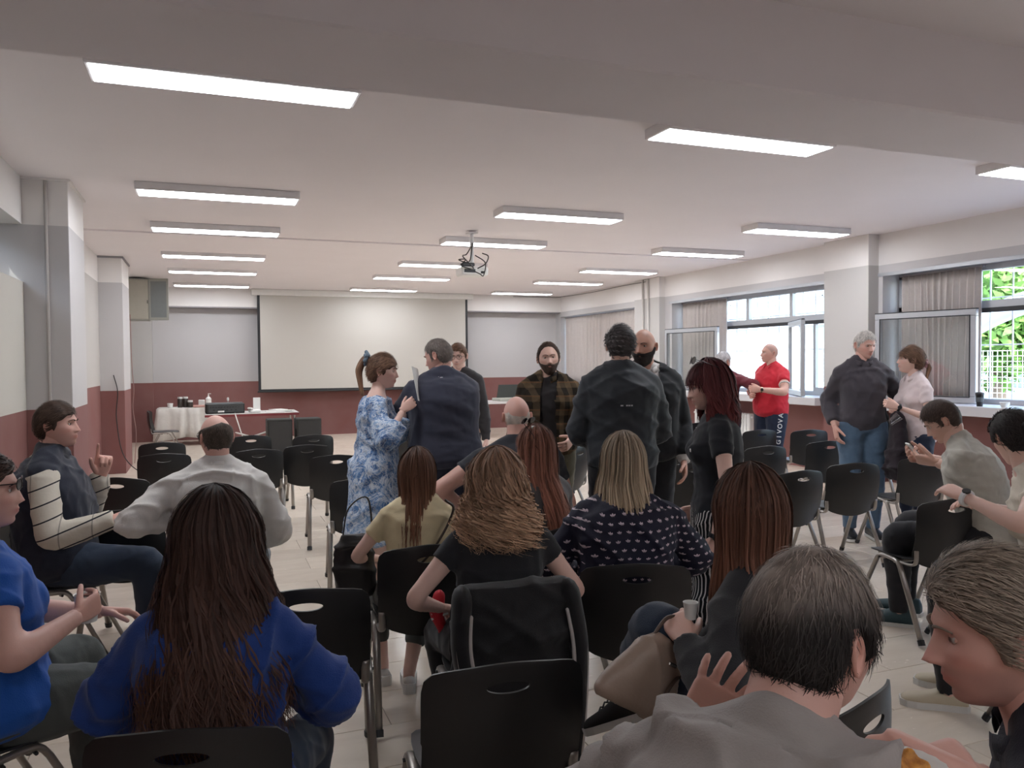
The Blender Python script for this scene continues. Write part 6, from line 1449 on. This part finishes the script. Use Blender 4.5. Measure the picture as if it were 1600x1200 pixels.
# dark coat held by the woman in pale polo
ct = empty('folded_coat', W3(1404, 674, 6.75), R(75), 'dark jacket hanging from the hands of the woman in the pale polo shirt', 'jacket')
V, F = remesh([ellipse_loft([(np.array([0, 0, z]), np.array([w, 0, 0]), np.array([0, d, 0])) for z, w, d in ((-.42, .10, .06), (-.38, .13, .08), (-.2, .12, .08), (0, .10, .07), (.08, .08, .05), (.12, .05, .03))], 20)], .014, 2, .03, 9, 1.2); MB().add(V, F).build('coat', C('dark_plum_cloth', (44, 36, 42), .8, .5), ct, smooth=True)
o = MB().lathe([(.028, -.05), (.036, .045), (.033, .044), (.026, -.045)], 0, 0, 16).build('plastic_cup', glass_mat('plastic_clear', (.9, .9, .92)), smooth='auto'); o.location = W3(1398, 655, 6.5); o.rotation_euler = (R(30), R(40), 0); tag(o, 'clear plastic cup held upside down by the woman in the pale polo shirt', 'cup')
# dark jacket over the arm of the jeans man
ct = empty('draped_jacket', W3(1376, 655, 7.1), R(20), 'black jacket hooked behind the hip of the man in jeans', 'jacket')
V, F = remesh([ellipse_loft([(np.array([0, 0, z]), np.array([w, 0, 0]), np.array([0, d, 0])) for z, w, d in ((-.25, .07, .05), (-.2, .09, .06), (0, .09, .06), (.12, .07, .05), (.16, .04, .03))], 20)], .016, 2, .02, 2); MB().add(V, F).build('cloth', black, ct, smooth=True)
# lettering -----------------------------------------------------
def lettering(txt, size, info, mat, name='lettering', width=None, depth=.0015):
    cu = bpy.data.curves.new('txt', 'FONT'); cu.body = txt; cu.size = size; cu.extrude = depth; cu.align_x = 'CENTER'; cu.align_y = 'CENTER'; cu.offset = .0012
    tmp = bpy.data.objects.new('txt', cu); COL.objects.link(tmp); dg = bpy.context.evaluated_depsgraph_get(); me = bpy.data.meshes.new_from_object(tmp.evaluated_get(dg)); bpy.data.objects.remove(tmp)
    me.materials.clear(); me.materials.append(mat); o = bpy.data.objects.new(name, me); COL.objects.link(o); o.parent = info['E']; return o
def orient(o, info, loc, right, up):
    r = nrm(right); u = nrm(np.array(up)-r*np.dot(up, r)); n = np.cross(r, u); M = Matrix([[r[0], u[0], n[0], loc[0]], [r[1], u[1], n[1], loc[1]], [r[2], u[2], n[2], loc[2]], [0, 0, 0, 1]]); o.matrix_local = M
# word running up the left thigh of the track trousers (seen on his left side)
H_, K_, A_, _ = p14['legs']['L']; d = nrm(H_-K_); out = rotz(-p14['yaw'])@nrm(np.array([-.35, -1, 0])); out = nrm(out-d*np.dot(out, d))
mid = K_+(H_-K_)*.55+out*.118
def on_surface(info, names, origin, direction):
    """nearest hit on the clothing of a figure, in its own frame"""
    best = None
    for ch in info['E'].children:
        if ch.name.split('.')[0] in names:
            ok, loc, nn_, _ = ch.ray_cast(Vector(origin), Vector(direction))
            if ok and (best is None or (np.array(loc)-origin)@direction < (best[0]-origin)@direction): best = (np.array(loc), np.array(nn_))
    return best
bpy.context.view_layer.update()
base = K_+(H_-K_)*.55
for i, ch in enumerate('GIVOVA'):
    q = base+d*(i-2.5)*.062; hit = on_surface(p14, ('trousers',), q+out*.4, -out)
    pos = (hit[0] if hit else q+out*.11)+out*.003
    o = lettering(ch, .075, p14, m_whitepl, 'letter'); orient(o, p14, pos, d, np.cross(out, d))
c_, r_, f_ = spine_at(p10['sp'], .60)
for i, (x, w) in enumerate(((-.035, .016), (-.005, .010), (.010, .012), (.026, .010))):
    q = c_+r_*x; hit = on_surface(p10, ('jacket',), q-f_*.5, f_)
    if hit: o = MB().box(-w/2, w/2, -.0015, .0015, -.004, .004).build('print', plain('reflective_print', (176, 176, 180), .4), p10['E']); o.location = hit[0]-f_*.002
# sleeve emblem and white cuff of the red polo, thin band
S, Ej, Wj, sx = p14['arms']['L']; d_ = nrm(Ej-S); q = S+(Ej-S)*.42; hit = on_surface(p14, ('polo_shirt',), q+rotz(-p14['yaw'])@np.array([-.3, -.5, 0]), -nrm(rotz(-p14['yaw'])@np.array([-.3, -.5, 0])))
if hit:
    n_ = hit[1]; o = lettering('G', .05, p14, m_whitepl, 'emblem'); r0 = np.cross([0, 0, 1], n_); orient(o, p14, hit[0]+n_*.003, r0, (0, 0, 1))
v, f = tube([S+(Ej-S)*.60, S+(Ej-S)*.635], .060*p14['s'], 18, round_ends=False); MB().add(v, f).build('cuff_trim', m_whitepl, p14['E'], smooth='auto')
# stripes on the tracksuit thigh of the blonde woman
H_, K_, A_, _ = p22['legs']['L']; dd_ = nrm(K_-H_)
for q in (-1, 0, 1):
    pts = []
    for t_ in np.linspace(.25, .95, 12):
        o0 = H_+(K_-H_)*t_+np.array([0, 0, 0]); dr = nrm(np.array([-1.0, 0, .55+q*.22])); dr = nrm(dr-dd_*np.dot(dr, dd_)); hit = on_surface(p22, ('trousers',), o0+dr*.4, -dr)
        if hit: pts.append(hit[0]+dr*.002)
    if len(pts) > 3: MB().tube(pts, .007, 6, flat=(1, .5)).build('stripe', m_whitepl, p22['E'], smooth=True)
# small chest print of the red-haired woman
c_, r_, f_ = spine_at(p12['sp'], .66); hit = on_surface(p12, ('t_shirt',), c_-r_*.10+f_*.5, -f_)
if hit: o = lettering('sports', .022, p12, m_whitepl, 'print'); orient(o, p12, hit[0]+hit[1]*.003, -r_, (0, 0, 1))
# hair clip of the auburn woman, hair ornament of the blonde
MB().box(-.012, .012, -.004, .004, -.006, .006, bev=.002).build('hair_clip', m_whitepl, p20['E']).location = p20['toh']((-.04, -.02, .122))
# socket box on the pillar
tag(MB().box(-1.079, -1.06, 8.1, 8.18, .35, .43, bev=.004).build('wall_socket', m_whitepl), 'white wall socket low on the near left pillar', 'socket')
# dark backpack on the floor under the chair near the plaid man
bk = empty('backpack', (2.9, 5.55, 0), R(20), 'dark grey rucksack lying on the floor below the hand with the watch', 'bag')
V, F = remesh([ellipse_loft([(np.array([0, 0, z]), np.array([w, 0, 0]), np.array([0, d, 0])) for z, w, d in ((.01, .12, .08), (.04, .16, .11), (.2, .16, .11), (.32, .13, .09), (.38, .08, .05), (.40, .04, .03))], 20)], .014, 2, .015, 21); V[:, 2] = np.maximum(V[:, 2], .002); MB().add(V, F).build('body', plain('rucksack_nylon', (58, 58, 62), .6, bump=.3), bk, smooth=True)
MB().tube(smooth_path([(-.04, 0, .38), (-.03, 0, .44), (.03, 0, .44), (.04, 0, .38)], 5), .008, 6).build('handle', m_dark, bk, smooth=True); MB().box(-.10, .10, -.125, -.10, .05, .20, bev=.02).build('pocket', plain('rucksack_nylon', (58, 58, 62), .6), bk)
